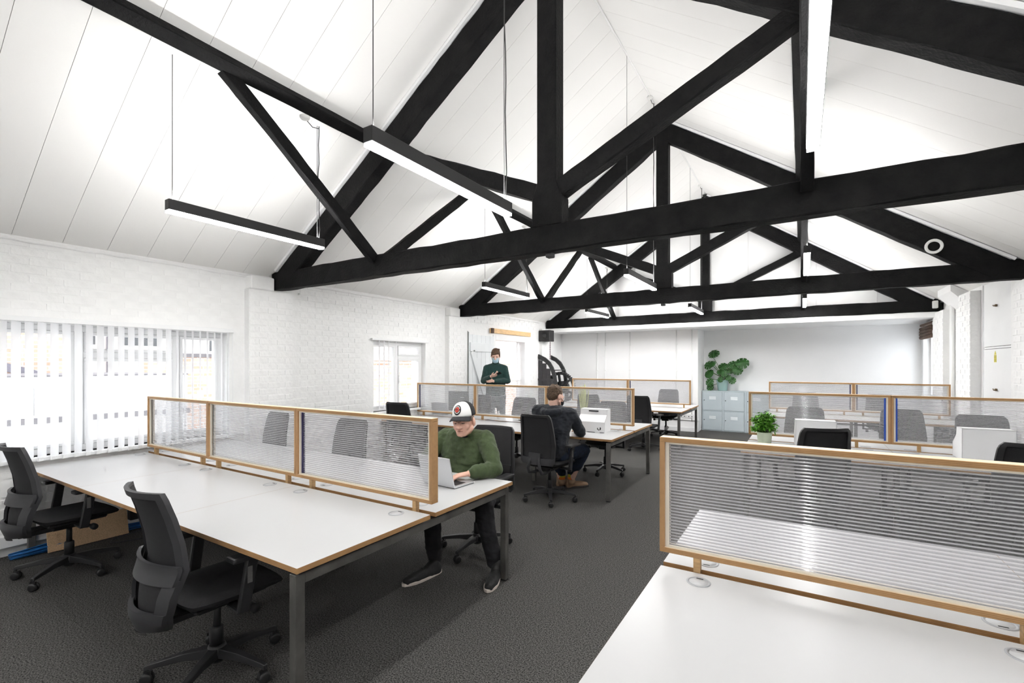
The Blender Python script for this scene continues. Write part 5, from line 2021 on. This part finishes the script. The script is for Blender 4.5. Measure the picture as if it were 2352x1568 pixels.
# ------------------------------------------------------------------ old hoist in the far corner
ht = empty('hoist', (-5.35, 10.42, 0))
tag(ht, 'old black hoist with boarded cheeks and toothed gear in the corner', 'hoist')
def cheek(y, fill):
    outer = [(-.29, 1.86), (-.10, 1.775), (.03, 1.67), (.12, 1.53), (.19, 1.36), (.225, 1.15), (.24, .9), (.24, 0)]
    inner = [(-.29, 1.75), (-.12, 1.675), (-.01, 1.575), (.06, 1.46), (.11, 1.31), (.14, 1.12), (.15, .9), (.15, 0)][::-1]
    mb = MB()
    n = len(outer)
    m_ = len(inner)
    inn = inner[::-1]
    for (a, b), (c, d) in zip(zip(outer, outer[1:]), zip(inn, inn[1:])):
        mb.prism([a, b, d, c], 'y', y, y + .06)
    mb.build('side_frame', 'iron_black', ht, bevel=0)
    if fill:
        for k in range(4):
            x0 = -.29 + k * .112
            zt = (1.70, 1.63, 1.50, 1.25)[k]
            MB().box(x0, x0 + .108, y + .015, y + .04, 0, zt).build('board', 'board_black', ht, bevel=.004)
        MB().box(-.29, .16, y - .005, y + .015, 1.20, 1.25).build('rail', 'board_black', ht)
cheek(0, True)
cheek(.62, False)
gr = MB()
NT = 44
pts = []
gc = (.19, 1.02)
for k in range(NT * 2):
    a = 2 * PI * k / (NT * 2)
    r = .40 if k % 2 else .375
    pts.append((r, a))
def ring(r0, r1, y0_, y1_, n=44):
    for k in range(n):
        a0, a1 = 2 * PI * k / n, 2 * PI * (k + 1) / n
        q4 = [(gc[0] + r * math.cos(a), gc[1] + r * math.sin(a)) for r, a in ((r0, a0), (r1, a0), (r1, a1), (r0, a1))]
        gr.prism(q4, 'y', y0_, y1_)
ring(.325, .375, .27, .34)
for k in range(NT):
    a = 2 * PI * k / NT
    da = PI / NT * .55
    q4 = [(gc[0] + r * math.cos(x), gc[1] + r * math.sin(x)) for r, x in ((.372, a - da), (.402, a - da * .6), (.402, a + da * .6), (.372, a + da))]
    gr.prism(q4, 'y', .27, .34)
gw_ = gr.build('gear_wheel', 'iron_black', ht)
for k in range(6):
    a = R(38 + 60 * k)
    MB().bar((gc[0] + .04 * math.cos(a), .305, gc[1] + .04 * math.sin(a)), (gc[0] + .34 * math.cos(a), .305, gc[1] + .34 * math.sin(a)), .05, .055, (0, 1, 0)).build('spoke', 'iron_black', gw_)
MB().lathe([(.16, -.10), (.16, .12)], 24, T=Matrix.Translation((gc[0] - .02, .45, gc[1])) @ Matrix.Rotation(R(90), 4, 'X')).build('drum', 'iron_black', ht)
MB().tube([(gc[0], .03, gc[1]), (gc[0], .66, gc[1])], .03, 12).build('axle', 'iron_black', ht)
MB().tube([(.16, .03, 1.46), (.16, .66, 1.46)], .012, 8).build('tie_rod', 'iron_black', ht)
hb_ = empty('hoist_pulley', (LW + .16, 10.54, 2.15))
tag(hb_, 'black iron pulley box with chain under the far truss', 'pulley')
MB().box(-.15, .16, -.09, .16, .03, .31).build('housing', 'iron_black', hb_, bevel=.01)
MB().lathe([(.05, 0), (.05, .02), (.02, .03)], 14, T=Matrix.Translation((.02, -.09, .17)) @ Matrix.Rotation(R(90), 4, 'X')).build('wheel_boss', 'iron_black', hb_)
ch = MB()
for k in range(16):
    z = .02 - k * .028
    ch.box(.125 - (.008 if k % 2 else .003), .125 + (.008 if k % 2 else .003), -.003 if k % 2 else -.008, .003 if k % 2 else .008, z - .018, z + .018)
ch.build('chain', 'chain', hb_)

# ------------------------------------------------------------------ cables and board below the window
cbn = MB()
rnd = random.Random(5)
for k in range(22):
    off, hz = rnd.uniform(-.07, .07), rnd.uniform(.006, .07)
    path = []
    for j in range(13):
        yy = 1.12 + j * .095
        path.append((-5.50 + off * (.6 + .4 * math.sin(j * .5)) + rnd.uniform(-.006, .006), yy, hz * (.5 + .5 * math.sin(PI * (j + 1) / 14)) + .006))
    cbn.tube(path, .0045, 5)
tag(cbn.build('cable_bundle', 'cable_blue'), 'loose bundle of blue network cables along the window wall', 'cables')
lpc = MB()
lpc.tube([(-5.28 + .16 * math.cos(t * .42 + 2.2), 2.25 + .55 * math.sin(t * .42 + 2.2), .006) for t in range(14)], .004, 5)
tag(lpc.build('floor_cable', 'cable_dark'), 'dark looped cable lying on the carpet near the window', 'cable')
brd = MB().box(0, .016, 0, .56, 0, .235).build('chipboard_offcut', 'chipboard', bevel=.001)
brd.location = (-5.43, 1.33, .004)
brd.rotation_euler = (0, R(-14), 0)
tag(brd, 'chipboard offcut leaning by the wall under the desk', 'board')
tk = empty('wall_trunking', (LW + .05, 2.0, .14))
tag(tk, 'pale cable trunking with black box under the window desk', 'trunking')
MB().box(-.05, .0, -.10, 1.0, 0, .09).build('channel', 'white_paint', tk, bevel=.004)
MB().box(.0, .07, -.06, .03, -.05, .12).build('junction_box', 'black_plastic', tk, bevel=.004)
